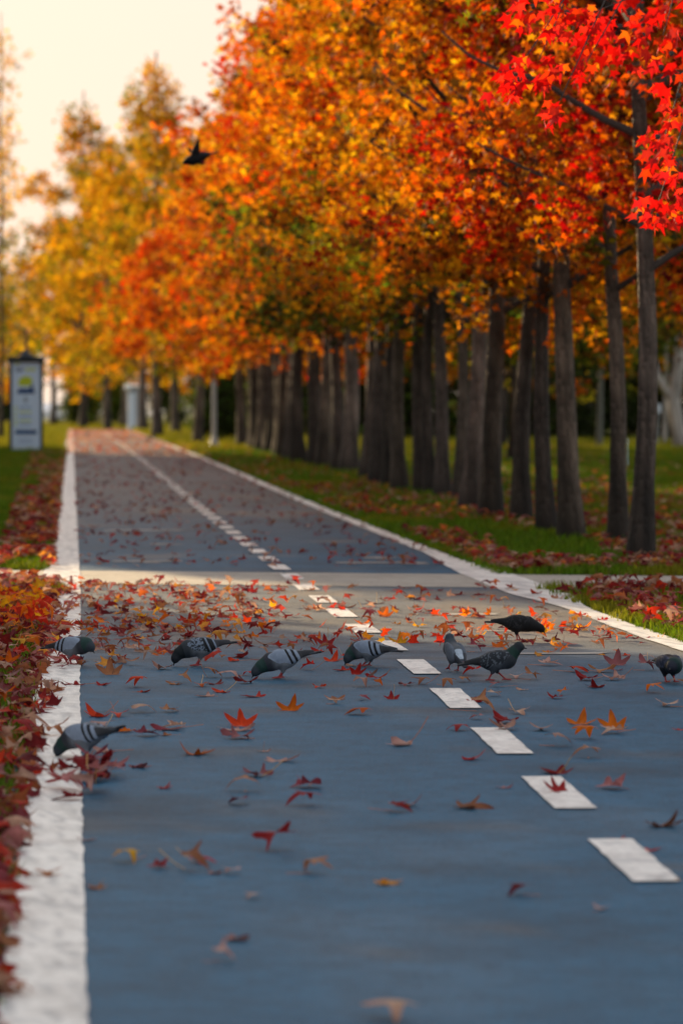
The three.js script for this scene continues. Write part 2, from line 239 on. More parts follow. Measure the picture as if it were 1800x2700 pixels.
DASHES.slice(0, 12).forEach(([D, x], i) => MARKS.push([x, D, `the ${ORD[i]} white dash`]));
const described = [];   // {o, x, D, words}
const COLOURS = { r: 'red', d: 'maroon', o: 'orange', y: 'golden', b: 'brown', t: 'pale tan', p: 'plum' }, FORMWORDS = { f: 'flat', c: 'cupped', a: 'arched', u: 'upright', w: 'twisted' };
const leafRand = rng(77);
function fallenLeaf(pos, width, c, f, turn, group, stem = true) {
  const r = leafRand, g = FORMS[f][Math.floor(r() * 4)], bb = g.boundingBox, t = thing('fallen_leaf', '', 'leaf', pos, turn, group), s = Math.min(0.18, (pos.z > -16.5 ? 1.2 : 0.95) * width / Math.max(0.66, bb.max.x - bb.min.x));
  t.scale.setScalar(s);
  part('blade', g, LEAF[c][r() < 0.26 ? 2 + Math.floor(r() * 2) : Math.floor(r() * 2)], t);
  if (stem && r() < 0.55) { const i = r() < 0.72 ? 0 : r() < 0.7 ? 1 : 2, m = part('stem', stemGeo[i], stemMats[i && r() < 0.7 ? 1 : 0], t); m.rotation.y = (r() - 0.5) * 1.0; m.scale.set(0.8, 0.75, 0.65 + 0.3 * r()); }
  described.push({ o: t, x: pos.x, D: -pos.z, words: `${FORMWORDS[f]} ${COLOURS[c]} leaf` });
  return t;
}
LEAVES.split('|').forEach((row) => {
  let [x, y, w, c, f] = row.split(' '); if (f === 'u' && +w < 42) f = 'w'; const p = onGround(+x, +y); p.y += 0.007;
  const width = clamp(+w / pxPerM(-p.z), 0.045, 0.21);
  const turn = f === 'u' ? Math.PI + (leafRand() - 0.5) * 1.7 : leafRand() * 6.28;
  fallenLeaf(p, f === 'u' ? width * 1.0 : width, c, f, turn, 'leaves lying singly on the path');
});
{ // the small heap of dark leaves by the nearest pigeon
  const r = rng(5); for (let i = 0; i < 16; i++) { const p = onGround(165 + r() * 150, 2045 + r() * 55); p.y += 0.01 + 0.035 * r(); fallenLeaf(p, 0.09 + 0.06 * r(), 'ddpbdtpd'[Math.floor(r() * 8)], 'cwawu'[Math.floor(r() * 5)], r() * 6.28, 'dark leaves heaped on the edge line'); }
}
{ // leaves on top of the drift along the edge line
  const r = rng(9);
  for (let i = 0; i < 64; i++) {
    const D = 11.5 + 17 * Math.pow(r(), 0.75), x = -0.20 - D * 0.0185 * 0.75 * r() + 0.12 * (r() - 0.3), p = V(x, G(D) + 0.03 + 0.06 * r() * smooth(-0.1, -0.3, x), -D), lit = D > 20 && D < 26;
    fallenLeaf(p, 0.10 + 0.05 * r(), (lit ? 'oooyyro' : 'ddtpbrdbo')[Math.floor(r() * (lit ? 7 : 9))], 'cwawuf'[Math.floor(r() * 6)], r() * 6.28, 'leaves on the drift beside the edge line');  // orange and golden picks paint the sun patch into the drift
  }
}
// uncountable litter
const LITTER = [FORMS.f[0], FORMS.c[1], FORMS.w[2], FORMS.a[3]].map((_, i) => { const s = 300 + i * 7; const g = leafGeometry(s, [0.5, 1], false, curl([0.8, 2.2, 1.6, -2][i], [-0.6, 1.2, -2, -1][i], [0.2, 0.5, 1.3, 0.4][i], 0.35, s), fallTint(s)); g.computeBoundingBox(); g.translate(0, -g.boundingBox.min.y + 0.01, 0); return g; });
const litterMat = leafMat('leaf litter', 1, 1, 1, 0.5);
const litterTones = { lit: [[0.80, 0.19, 0.008], [0.85, 0.42, 0.012], [0.72, 0.06, 0.010], [0.55, 0.03, 0.012], [0.8, 0.28, 0.01]], dark: [[0.16, 0.012, 0.014], [0.24, 0.02, 0.018], [0.42, 0.03, 0.012], [0.20, 0.032, 0.04], [0.34, 0.13, 0.05], [0.13, 0.015, 0.018], [0.46, 0.27, 0.18], [0.30, 0.09, 0.03], [0.36, 0.14, 0.13]], warm: [[0.5, 0.05, 0.03], [0.6, 0.14, 0.03], [0.72, 0.3, 0.04], [0.36, 0.15, 0.065], [0.3, 0.04, 0.03], [0.5, 0.32, 0.22]] };  // the lit tones paint low-sun glow into the leaf colours
const tmp = new THREE.Object3D();
function scatter(name, seed, n, place, tones, size, tilt, label) {
  const r = rng(seed), lists = LITTER.map(() => []);
  for (let i = 0; i < n; i++) {
    const p = place(r); if (!p) continue;
    tmp.position.copy(p); tmp.rotation.set((r() - 0.5) * tilt, r() * 6.28, (r() - 0.5) * tilt); tmp.scale.setScalar(size * (0.7 + 0.6 * r())); tmp.updateMatrix();
    const t = tones[Math.floor(r() * tones.length)], k = 0.75 + 0.5 * r(); lists[Math.floor(r() * 4)].push({ m: tmp.matrix.clone(), c: C(clamp(t[0] * k), clamp(t[1] * k), clamp(t[2] * k)) });
  }
  LITTER.forEach((g, i) => { const o = copies(name, g, litterMat, lists[i]); o.userData.label = label; });
}
scatter('leaf_litter', 21, 2600, (r) => { const D = 7.5 + 22 * Math.pow(r(), 0.9), w = 1.1; let x = -0.18 - w * Math.pow(r(), 1.5) + 0.16 * smooth(0.35, 0.75, noise(D * 1.1, 8)) * smooth(11, 16, D) * r(); const h = 0.10 * smooth(-0.1, -0.45, x) * (0.5 + 0.5 * noise(D * 1.5, 3)); return V(x, G(D) + 0.008 + h * r(), -D); }, litterTones.dark, 0.13, 1.6, 'drift of fallen red and maroon leaves along the edge of the path');
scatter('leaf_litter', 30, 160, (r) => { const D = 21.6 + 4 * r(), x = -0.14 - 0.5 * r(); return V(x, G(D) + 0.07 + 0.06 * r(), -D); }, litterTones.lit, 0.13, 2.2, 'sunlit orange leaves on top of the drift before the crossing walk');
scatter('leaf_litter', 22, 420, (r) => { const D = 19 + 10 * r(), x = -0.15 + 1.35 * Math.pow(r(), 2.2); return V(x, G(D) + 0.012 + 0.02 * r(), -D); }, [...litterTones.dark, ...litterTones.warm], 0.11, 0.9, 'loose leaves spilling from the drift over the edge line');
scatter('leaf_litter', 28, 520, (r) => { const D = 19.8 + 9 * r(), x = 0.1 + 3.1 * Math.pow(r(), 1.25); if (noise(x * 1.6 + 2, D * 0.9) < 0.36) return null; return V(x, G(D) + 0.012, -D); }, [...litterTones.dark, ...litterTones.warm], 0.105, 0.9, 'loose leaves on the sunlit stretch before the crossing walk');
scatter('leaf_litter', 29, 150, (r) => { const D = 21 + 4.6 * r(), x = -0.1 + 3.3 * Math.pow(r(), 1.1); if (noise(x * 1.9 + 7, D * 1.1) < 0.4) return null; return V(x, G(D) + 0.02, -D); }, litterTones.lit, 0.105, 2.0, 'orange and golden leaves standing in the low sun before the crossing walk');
scatter('leaf_litter', 23, 1500, (r) => { const D = 31.8 + 78 * Math.pow(r(), 1.1), x = 0.05 + 3.25 * r(); if (noise(x * 1.2, D * 0.5) < 0.32) return null; return V(x, G(D) + 0.012, -D); }, litterTones.dark, 0.115, 0.6, 'thin scatter of fallen leaves on the path beyond the crossing walk');
scatter('leaf_litter', 24, 1500, (r) => { const D = 105 + 118 * r(), x = -0.2 + 3.5 * r(); return V(x, G(D) + 0.014, -D); }, litterTones.warm, 0.17, 0.6, 'fallen leaves covering the far end of the path');
scatter('leaf_litter', 25, 4200, (r) => { const D = 31.8 + 80 * Math.pow(r(), 1.3), x = -0.17 - (0.25 + D * 0.0065) * Math.pow(r(), 1.2); if (noise(x * 3, D * 0.5) < 0.28) return null; return V(x, G(D) + 0.03 + 0.03 * r(), -D); }, [...litterTones.dark, ...litterTones.warm], 0.14, 1.1, 'leaves lying thick on the verge left of the path');
scatter('leaf_litter', 26, 2600, (r) => { const D = 18 + 10.6 * r(), x = XR + 0.08 + 2.0 * Math.pow(r(), 0.8); if (D > crossFar(x) - strip - 0.15) return null; if (noise(x * 2, D * 0.8) < 0.25) return null; return V(x, G(D) + 0.03 + 0.05 * r(), -D); }, litterTones.dark, 0.13, 1.4, 'dark leaves on the grass right of the path before the crossing walk');
scatter('leaf_litter', 27, 14000, (r) => { const D = 31 + 92 * Math.pow(r(), 1.4), x = XR + 0.1 + (2.2 + D * 0.09) * Math.pow(r(), 1.2); if (noise(x * 0.9 + 5, D * 0.35) < 0.26) return null; return V(x, G(D) + 0.03 + 0.03 * r(), -D); }, [...litterTones.dark, ...litterTones.warm], 0.13, 1.0, 'fallen leaves on the grass among the tree trunks');

// ---------------------------------------------------------------- grass
{
  const tuft = (seed, h) => {
    const r = rng(seed), pos = [], idx = [], col = [];
    for (let i = 0; i < 9; i++) {
      const a = r() * 6.28, d = 0.035 * r(), x = Math.cos(a) * d, z = Math.sin(a) * d, la = r() * 6.28, L = h * (0.6 + 0.6 * r()), bx = Math.cos(la) * L * 0.5, bz = Math.sin(la) * L * 0.5, w = 0.0032, px = -Math.sin(la) * w, pz = Math.cos(la) * w, b = pos.length / 3, k = 0.75 + 0.5 * r();
      pos.push(x - px, -0.005, z - pz, x + px, -0.005, z + pz, x + bx * 0.35 - px * 0.8, L * 0.55, z + bz * 0.35 - pz * 0.8, x + bx * 0.35 + px * 0.8, L * 0.55, z + bz * 0.35 + pz * 0.8, x + bx, L * 0.95, z + bz);
      idx.push(b, b + 1, b + 2, b + 1, b + 3, b + 2, b + 2, b + 3, b + 4); for (let q = 0; q < 5; q++) col.push(k, k, k);
    }
    const g = new THREE.BufferGeometry(); g.setAttribute('position', new THREE.Float32BufferAttribute(pos, 3)); g.setAttribute('color', new THREE.Float32BufferAttribute(col, 3)); g.setIndex(idx); g.computeVertexNormals(); return g;
  };
  const grassMat = new THREE.MeshPhysicalMaterial({ color: 0xffffff, vertexColors: true, roughness: 0.9, specularIntensity: 0.2, transmission: 0.4, thickness: 0 }), shapes = [tuft(1, 0.055), tuft(2, 0.07)];
  const field = (seed, n, place, scale, label) => {
    const r = rng(seed), lists = [[], []];
    for (let i = 0; i < n; i++) {
      const p = place(r); if (!p) continue; const D = -p.z, dryOrSunlit = clamp(smooth(0.45, 0.75, fbm(p.x * 0.8, D * 0.4, 3)) * 0.7 + 0.3 * r() + 0.6 * smooth(100, 120, D)), k = 0.8 + 0.4 * r(), s = scale(D) * (0.7 + 0.6 * r());  // far blades also yellowed to paint the sunlit band into their colour
      tmp.position.copy(p); tmp.rotation.set(0, r() * 6.28, 0); tmp.scale.set(s * 1.2, s, s * 1.2); tmp.updateMatrix();
      lists[i & 1].push({ m: tmp.matrix.clone(), c: C(lerp(0.085, 0.25, dryOrSunlit) * k, lerp(0.19, 0.22, dryOrSunlit) * k, lerp(0.004, 0.010, dryOrSunlit) * k) });
    }
    shapes.forEach((g, i) => { const o = copies('grass', g, grassMat, lists[i]); o.userData.label = label; });
  };
  const offWalk = (x, D) => D < crossFar(x) - strip - 0.02 || D > crossFar(x) + 0.03;
  field(31, 26000, (r) => { const D = 17 + 55 * Math.pow(r(), 1.25), x = XR + 0.02 + (1.3 + D * 0.13) * r(); return offWalk(x, D) ? V(x, G(D), -D) : null; }, (D) => 0.75 + D * 0.012, 'short grass right of the path');
  field(32, 16000, (r) => { const D = 68 + 75 * r(), x = XR + 0.1 + (0.175 * D - 1) * r(); return V(x, G(D), -D); }, (D) => 1.2 + D * 0.012, 'lawn of the park behind the trees');
  field(33, 17000, (r) => { const D = 7 + 110 * Math.pow(r(), 1.2), x = -0.185 - (0.5 + D * 0.024) * Math.pow(r(), 1.1); return offWalk(x, D) ? V(x, G(D), -D) : null; }, (D) => 0.7 + D * 0.012, 'grass verge left of the path');
  field(36, 11000, (r) => { const D = 104 + 124 * r(), x = -0.25 - (1.5 + D * 0.035) * r(); return D > 111 && D < 114.5 && x < -1.6 ? null : V(x, G(D), -D); }, (D) => 1.6 + D * 0.008, 'sunlit lawn left of the far path');
  field(37, 8000, (r) => { const D = 138 + 92 * r(), x = XR + 0.1 + 9 * r(); return V(x, G(D), -D); }, (D) => 1.6 + D * 0.008, 'sunlit lawn right of the far path');
  field(34, 5000, (r) => { const D = PATH_END - 2 + 60 * r(), x = -8 + 22 * r(); return V(x, G(D), -D); }, () => 3, 'sunlit grass beyond the end of the path');
  const mossy = onGround(150, 1565); field(35, 60, (r) => V(mossy.x + 0.15 * (r() - 0.5), mossy.y + 0.01, mossy.z + 0.5 * (r() - 0.5)), () => 0.8, 'grass growing through the edge line');
}

// ---------------------------------------------------------------- trees
const barkMap = texture(256, 512, (u, v) => { const f = noise(u * 22, v * 20, 22, 20), e = noise(u * 60, v * 60, 60, 60), l = noise(u * 6, v * 5, 6, 5), k = 0.42 + 0.5 * Math.pow(f, 1.2) * (0.6 + 0.4 * e) + 0.35 * (l - 0.4); return [k, k * 0.97, k * 0.95]; });
const barkBump = texture(256, 512, (u, v) => { const f = Math.abs(noise(u * 22, v * 20, 22, 20) - 0.5) * 2, e = noise(u * 70, v * 50, 70, 50); const k = 0.75 * f + 0.25 * e; return [k, k, k]; });
const barkMat = std({ color: 0xffffff, vertexColors: true, roughness: 0.95, map: barkMap, bumpMap: barkBump, bumpScale: 0.018 });
const twigMat = std({ color: C(0.055, 0.045, 0.04), roughness: 0.9 });
const paleBark = std({ color: C(0.55, 0.51, 0.47), roughness: 0.8, map: rep(barkMap, 1, 0.5), bumpMap: rep(barkBump, 1, 0.5), bumpScale: 0.006 });
// a tapered tube along points, with uneven girth
function limb(pts, r0, r1, seg = 10, rad = 9, rough = 0.08, flare = 0, tone) {
  const curve = new THREE.CatmullRomCurve3(pts), fr = curve.computeFrenetFrames(seg), pos = [], uv = [], idx = [], col = [], len = curve.getLength(), sd = Math.abs(pts[0].x * 7 + pts[0].z * 3);
  let nA = V(1, 0, 0), prevT = null;
  for (let i = 0; i <= seg; i++) {
    const t = i / seg, p = curve.getPointAt(t), T = fr.tangents[i]; if (prevT) nA.applyQuaternion(new THREE.Quaternion().setFromUnitVectors(prevT, T)); nA.addScaledVector(T, -nA.dot(T)).normalize(); prevT = T;
    const B = V(0, 0, 0).crossVectors(T, nA), R = lerp(r0, r1, Math.pow(t, 0.85)) + flare * Math.exp(-t * len / 0.16);
    for (let k = 0; k <= rad; k++) {
      const a = (k % rad) / rad * Math.PI * 2, q = R * (1 + rough * 2 * (noise(Math.cos(a) * 1.5 + 5 + sd, t * len * 1.3 + Math.sin(a) * 1.5) - 0.5)), x = Math.cos(a) * q, y = Math.sin(a) * q;
      pos.push(p.x + nA.x * x + B.x * y, p.y + nA.y * x + B.y * y, p.z + nA.z * x + B.z * y); uv.push(k / rad, t * len / (R * 6.3 * 2 + 0.4)); if (tone) col.push(...tone(t * len, a));
    }
  }
  for (let i = 0; i < seg; i++) for (let k = 0; k < rad; k++) { const a = i * (rad + 1) + k, b = a + rad + 1; idx.push(a, a + 1, b, a + 1, b + 1, b); }
  const g = new THREE.BufferGeometry(); g.setAttribute('position', new THREE.Float32BufferAttribute(pos, 3)); g.setAttribute('uv', new THREE.Float32BufferAttribute(uv, 2)); if (tone) g.setAttribute('color', new THREE.Float32BufferAttribute(col, 3)); g.setIndex(idx); g.computeVertexNormals(); return g;
}
const unitBranch = [0, 1, 2, 3].map((i) => { const r = rng(70 + i), pts = []; for (let k = 0; k <= 4; k++) { const t = k / 4; pts.push(V((r() - 0.5) * 0.10 * t, t, (r() - 0.5) * 0.10 * t)); } return limb(pts, 0.022, 0.005, 6, 6, 0.05); });

// sprays of star leaves for the crowns
const flatLeaf = (seed) => leafGeometry(seed, [1], false, curl(0.9, -0.8, 0.3, 0.12, seed), (e) => { const k = 1.05 - 0.15 * e; return [k, k, k]; });
const heroLeaf = [0, 1, 2, 3].map((i) => leafGeometry(500 + i, [0.5, 1], false, curl([0.8, -0.9, 1.2, 0.3][i], [-0.9, 0.7, -0.4, -1.3][i], 0.3, 0.18, i), (e, a) => { const k = 1.08 - 0.22 * e; return [k, k * (1 - 0.2 * e), k]; }));
function spray(seed, n, radius) {
  const r = rng(seed), out = [];
  for (let i = 0; i < n; i++) {
    const g = leafGeometry(seed * 31 + i, [1], false, curl((r() - 0.3) * 2, -0.9 * r(), 0.6 * (r() - 0.5), 0.15, seed + i), (e) => { const k = 1.05 - 0.15 * e; return [k, k, k]; });
    const k = 0.48 + 0.72 * r(), w = (r() - 0.5) * 0.5, c = g.attributes.color; for (let q = 0; q < c.count; q++) c.setXYZ(q, clamp(c.getX(q) * k, 0, 1.2), clamp(c.getY(q) * k * (1 + w), 0, 1.3), clamp(c.getZ(q) * k, 0, 1.2));
    const d = Math.pow(r(), 0.5) * radius, a = r() * 6.28, y = (r() - 0.5) * 1.5 * radius, s = 0.75 + 0.5 * r();
    tmp.position.set(Math.cos(a) * d, y, Math.sin(a) * d); tmp.rotation.order = 'YXZ'; tmp.rotation.set(Math.PI / 2 + (r() - 0.5) * 1.5, r() * 6.28, (r() - 0.5) * 1.2); tmp.scale.setScalar(s); tmp.updateMatrix(); g.applyMatrix4(tmp.matrix); g.deleteAttribute('uv'); out.push(g);
  }
  tmp.rotation.order = 'XYZ';
  return mergeGeometries(out);
}
const SPRAYS = [spray(61, 7, 1.15), spray(62, 6, 1.25), spray(63, 8, 1.35), spray(64, 7, 1.2)];   // in leaf widths
const crownMat = leafMat('crown leaf', 1, 1, 1, 0.5);
const TONE = { red: [0.56, 0.006, 0.003], scarlet: [0.66, 0.042, 0.003], orange: [0.76, 0.150, 0.003], amber: [0.78, 0.27, 0.004], gold: [0.80, 0.41, 0.006], olive: [0.24, 0.21, 0.008], green: [0.10, 0.17, 0.012], brown: [0.17, 0.06, 0.008], maroon: [0.22, 0.01, 0.012], dusk: [0.05, 0.065, 0.012] };
function pick(r, mix) { let s = 0; for (const k in mix) s += mix[k]; let q = r() * s; for (const k in mix) { q -= mix[k]; if (q <= 0) return TONE[k]; } return TONE.orange; }
const UP = V(0, 1, 0);
/* a broadleaf tree. o: x, D, h height, base crown base, R crown radius, girth, leaf size, n sprays, mix(hShare, azimuth) -> weights, lean, profile, limbs, trunkMat, heroes */
function tree(name, label, group, o) {
  const r = rng(o.seed), base = V(o.x, G(o.D) - 0.03, -o.D), t = thing(name, label, o.category ?? 'tree', base, 0, group);
  const lean = o.lean ?? [0, 0], top = o.h * (o.topCut ?? 0.9), axis = (y) => V(lean[0] * y / 3 * Math.min(1, 3 / Math.max(y, 0.01) + 0.4) * 0.7 + 0.05 * Math.sin(y * 1.1 + o.seed), y, lean[1] * y / 3 * 0.5 + 0.05 * Math.cos(y * 0.9 + o.seed));
  const pts = []; for (let k = 0; k <= 7; k++) pts.push(axis(top * k / 7));
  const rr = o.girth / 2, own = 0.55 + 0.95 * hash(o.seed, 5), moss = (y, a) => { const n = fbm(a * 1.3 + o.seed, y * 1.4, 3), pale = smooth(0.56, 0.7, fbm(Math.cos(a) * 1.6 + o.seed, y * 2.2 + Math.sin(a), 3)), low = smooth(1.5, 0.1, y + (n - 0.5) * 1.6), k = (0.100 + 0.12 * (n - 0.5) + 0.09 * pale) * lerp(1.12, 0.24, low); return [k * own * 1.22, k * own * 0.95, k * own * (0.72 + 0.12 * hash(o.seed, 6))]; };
  part('trunk', limb(pts, rr, rr * 0.16, o.trunkSeg ?? 16, 12, 0.08, rr * 0.42, o.trunkMat ? null : moss), o.trunkMat ?? barkMat, t);
  const prof = o.profile ?? ((s) => Math.max(0.30 - 0.1 * s, Math.pow(Math.sin(Math.PI * Math.pow(clamp(s * 0.86 + 0.09), 0.66)), 0.75)));
  const branches = [], nb = o.limbs ?? 26;
  for (let i = 0; i < nb; i++) {
    const s = Math.pow((i + 0.5 * r()) / nb, 0.95), y = lerp(o.base + 0.15, top * 0.97, s), az = i * 2.399 + r() * 0.9, L = o.R * prof(s) * (0.8 + 0.45 * r()), rise = lerp(0.42, 1.1, s) + 0.35 * (r() - 0.4), p0 = axis(y * 0.93), dir = V(Math.cos(az), rise, Math.sin(az)).normalize();
    branches.push({ p0, dir, L, s, az, droop: (1 - s) * 0.85 });
    if (i < (o.shownLimbs ?? 10)) { const m = part('branch', unitBranch[i % 4], twigMat, t); m.position.copy(p0); m.quaternion.setFromUnitVectors(UP, dir); const q = Math.max(0.6, L * 0.9); m.scale.set(q * (o.limbWide ?? 0.9), q, q * (o.limbWide ?? 0.9)); }
  }
  const lists = [[], []], W = branches.map((b) => Math.pow(b.L, 1.35) + (b.s > 0.8 ? o.topLeaves ?? 1.1 : 0)), sum = W.reduce((a, b) => a + b, 0), spots = [];
  branches.forEach((b, bi) => {
    const n = Math.round(o.n * W[bi] / sum), subs = []; for (let k = 0; k < 7; k++) subs.push({ t: 0.25 + 0.75 * r(), d: V(r() - 0.5, r() - 0.42, r() - 0.5).normalize(), l: b.L * (0.2 + 0.3 * r()) });
    for (let k = 0; k < n; k++) {
      const s = subs[Math.floor(r() * 7)], u = Math.pow(r(), 0.6), p = b.p0.clone().addScaledVector(b.dir, b.L * s.t).addScaledVector(s.d, s.l * u); p.y -= b.droop * b.L * s.t * s.t * 0.6;
      const sp = o.spread ?? 0.26; p.x += (r() + r() - 1) * sp; p.y += (r() + r() - 0.75) * sp * (b.s > 0.85 ? 2.2 : 1); p.z += (r() + r() - 1) * sp; if (p.y < o.base - 0.35 - 0.3 * r()) continue;
      const hs = p.y / o.h, cl = noise(p.x * 0.9 + o.seed, p.y * 0.9 + p.z * 0.7), c = pick(() => clamp(r() * 0.62 + cl * 0.38), o.mix(hs, p)), q = 0.62 + 0.52 * r();
      spots.push({ p, c, q });
    }
  });
  const heroes = o.heroes ?? 0; let used = 0;
  if (heroes) { // the leaves that show singly, nearest the viewer and lowest
    spots.sort((a, b) => (a.p.y - 0.5 * a.p.z) - (b.p.y - 0.5 * b.p.z)); const mats = {};
    for (const s of spots) {
      if (used >= heroes) break; const key = s.c.join(); mats[key] ??= leafMat('crown leaf', ...s.c, 0.5);
      for (let k = 0; k < 2 && used < heroes; k++, used++) { const m = part('leaf', heroLeaf[used % 4], mats[key], t); m.position.copy(s.p).add(V((r() - 0.5) * 0.3, (r() - 0.5) * 0.3, (r() - 0.5) * 0.3)); m.rotation.order = 'YXZ'; m.rotation.set(Math.PI / 2 + (r() - 0.5), (r() - 0.5) * 2.2, (r() - 0.5) * 0.8); m.scale.setScalar(o.leaf * (0.8 + 0.5 * r())); }
      s.done = true;
    }
  }
  spots.forEach((s, i) => { if (s.done) return; tmp.position.copy(s.p); tmp.rotation.set((r() - 0.5) * 0.6, r() * 6.28, (r() - 0.5) * 0.6); tmp.scale.setScalar(o.leaf * (0.8 + 0.45 * r())); tmp.updateMatrix(); lists[i & 1].push({ m: tmp.matrix.clone(), c: C(clamp(s.c[0] * s.q, 0, 0.95), clamp(s.c[1] * s.q, 0, 0.95), clamp(s.c[2] * s.q, 0, 0.95)) }); });
  lists.forEach((l, i) => l.length && copies('crown', SPRAYS[(i + o.seed * 2) % 4], crownMat, l, t));
  return t;
}
// the avenue: foot of each trunk in the photograph [x, y, girth px, top lean, leaf mix]
const mixHot = (h) => ({ red: 0.26, scarlet: 0.22, orange: 0.22, amber: 0.15, brown: 0.14, maroon: 0.06, olive: 0.12, dusk: 0.10 }), mixOrange = (h) => ({ scarlet: 0.10, orange: 0.28, amber: 0.26, gold: 0.14, brown: 0.12, olive: 0.14, dusk: 0.08 });  // dark dusk and brown leaves also paint shaded gaps into the crowns
const mixAmber = (h) => h < 0.36 ? { orange: 0.20, amber: 0.16, olive: 0.28, green: 0.16, dusk: 0.1, brown: 0.14 } : { orange: 0.25, amber: 0.33, gold: 0.20, scarlet: 0.07, olive: 0.15, dusk: 0.06, brown: 0.05 };
const mixGreenLow = (h) => h < 0.42 ? { green: 0.30, dusk: 0.18, olive: 0.28, amber: 0.12, orange: 0.12, brown: 0.04 } : { amber: 0.30, orange: 0.30, scarlet: 0.10, gold: 0.16, olive: 0.16, dusk: 0.08 };
const mixRust = (h) => ({ orange: 0.33, scarlet: 0.12, brown: 0.15, amber: 0.24, gold: 0.06, olive: 0.12, dusk: 0.08 }), mixGold = (h) => ({ gold: 0.48, amber: 0.12, olive: 0.30, brown: 0.08, green: 0.06 }), mixHotTop = (h) => h > 0.5 ? mixHot(h) : mixOrange(h), mixDeep = (h) => ({ brown: 0.34, olive: 0.24, dusk: 0.22, orange: 0.14, amber: 0.06 }), mixFlame = (h) => ({ scarlet: 0.42, orange: 0.46, amber: 0.12 });
const s2 = 1800 / 1568;   // the figures below were read off a view 1568 pixels wide
const AVENUE = [
  [1473, 1290, 54, 0.0, mixHot, 'stout trunk nearest the crossing walk, under scarlet and orange leaves'], [1411, 1250, 43, -0.05, mixHot, 'slender straight grey trunk just behind the stout nearest one, orange leaves'], [1300, 1240, 54, -0.02, mixHotTop, 'thick trunk with a black mossy foot and red sprays hanging low'], [1249, 1225, 42, 0.05, mixHotTop, 'dark narrow trunk half hidden behind the thick mossy-footed one'], [1200, 1200, 44, 0.22, mixOrange, 'trunk leaning right at its top, sunlit along one edge'],
  [1135, 1193, 52, -0.05, mixOrange, 'thick straight trunk with broad flared foot, orange and amber leaves'], [1083, 1173, 47, 0.18, mixAmber, 'trunk touching the broad flared one, its foot nearly black'], [1050, 1152, 30, 0.2, mixAmber, 'thin dark trunk with an amber lit edge, squeezed behind two thick ones'], [1008, 1145, 36, 0.12, mixHotTop, 'slim grey trunk with an open gap of lawn on its right'], [962, 1135, 34, 0.08, mixAmber, 'dark slim trunk under green and olive leaves'],
  [918, 1130, 36, 0.0, mixGreenLow, 'pale grey trunk midway along the avenue'], [872, 1117, 38, 0.0, mixGreenLow, 'brown trunk just beyond the pale grey midway one'], [848, 1104, 36, 0.1, mixGreenLow, 'shaded trunk left of the brown midway trunk'], [800, 1090, 40, 0.1, mixGreenLow, 'grey trunk where the green foliage ends'], [772, 1086, 30, 0.0, mixRust, 'dim trunk beside the last grey one'],
  [722, 1075, 36, 0.1, mixRust, 'grey trunk under rust coloured leaves, blurred by distance'], [685, 1068, 34, 0.0, mixRust, 'blurred dark trunk under rust leaves'], [652, 1056, 30, 0.0, mixRust, 'blurred trunk well down the avenue, its foot in shade'], [626, 1046, 28, 0.0, mixRust, 'narrow far trunk between two wider blurred ones'], [600, 1041, 26, 0.0, mixRust, 'far trunk under brown and orange leaves'], [577, 1036, 22, 0.0, mixRust, 'thin far trunk right of the dark cypress'], [553, 1029, 24, 0.0, mixGold, 'pale trunk right beside the dark cypress'],
  [985, 1137, 30, 0.05, mixAmber, 'dark thin trunk filling the gap behind two slim grey ones'], [896, 1122, 30, 0.0, mixGreenLow, 'shaded thin trunk touching the pale grey midway trunk'], [748, 1080, 34, 0.05, mixRust, 'blurred trunk right of the rust leaved grey one'], [668, 1061, 32, 0.0, mixRust, 'blurred trunk squeezed between two dark ones far down'], [639, 1050, 30, 0.0, mixRust, 'far blurred trunk of the tight wall of trunks'], [613, 1043, 28, 0.0, mixRust, 'far trunk near the end of the tight wall'], [588, 1038, 26, 0.0, mixRust, 'last dim trunk of the tight wall, nearest the cypress'],
];
AVENUE.forEach(([x, y, w, lean, mix, words], i) => {
  const p = onGround(x * s2, y * s2), D = -p.z, near = i < 7;
  tree('avenue_tree', `avenue tree, ${words}`.split(' ').slice(0, 16).join(' '), 'trees of the avenue right of the path', { x: p.x, D, h: 10.2 + 2.2 * hash(i, 8), base: 2.6 + 0.3 * (hash(i, 4) - 0.5), R: 2.75 + 0.4 * hash(i, 5), girth: w * s2 * D / F * (D > 70 ? 1.02 : 1.0), leaf: D < 55 ? 0.118 : D < 90 ? 0.13 : 0.165, n: (D < 55 ? 2700 : D < 90 ? 2000 : 1450) * (i > 21 ? 0.5 : 1), mix, lean: [lean * 0.55, 0], seed: 100 + i, shownLimbs: near ? 12 : 6, heroes: i < 3 ? 110 : i < 7 ? 60 : 0 });
});
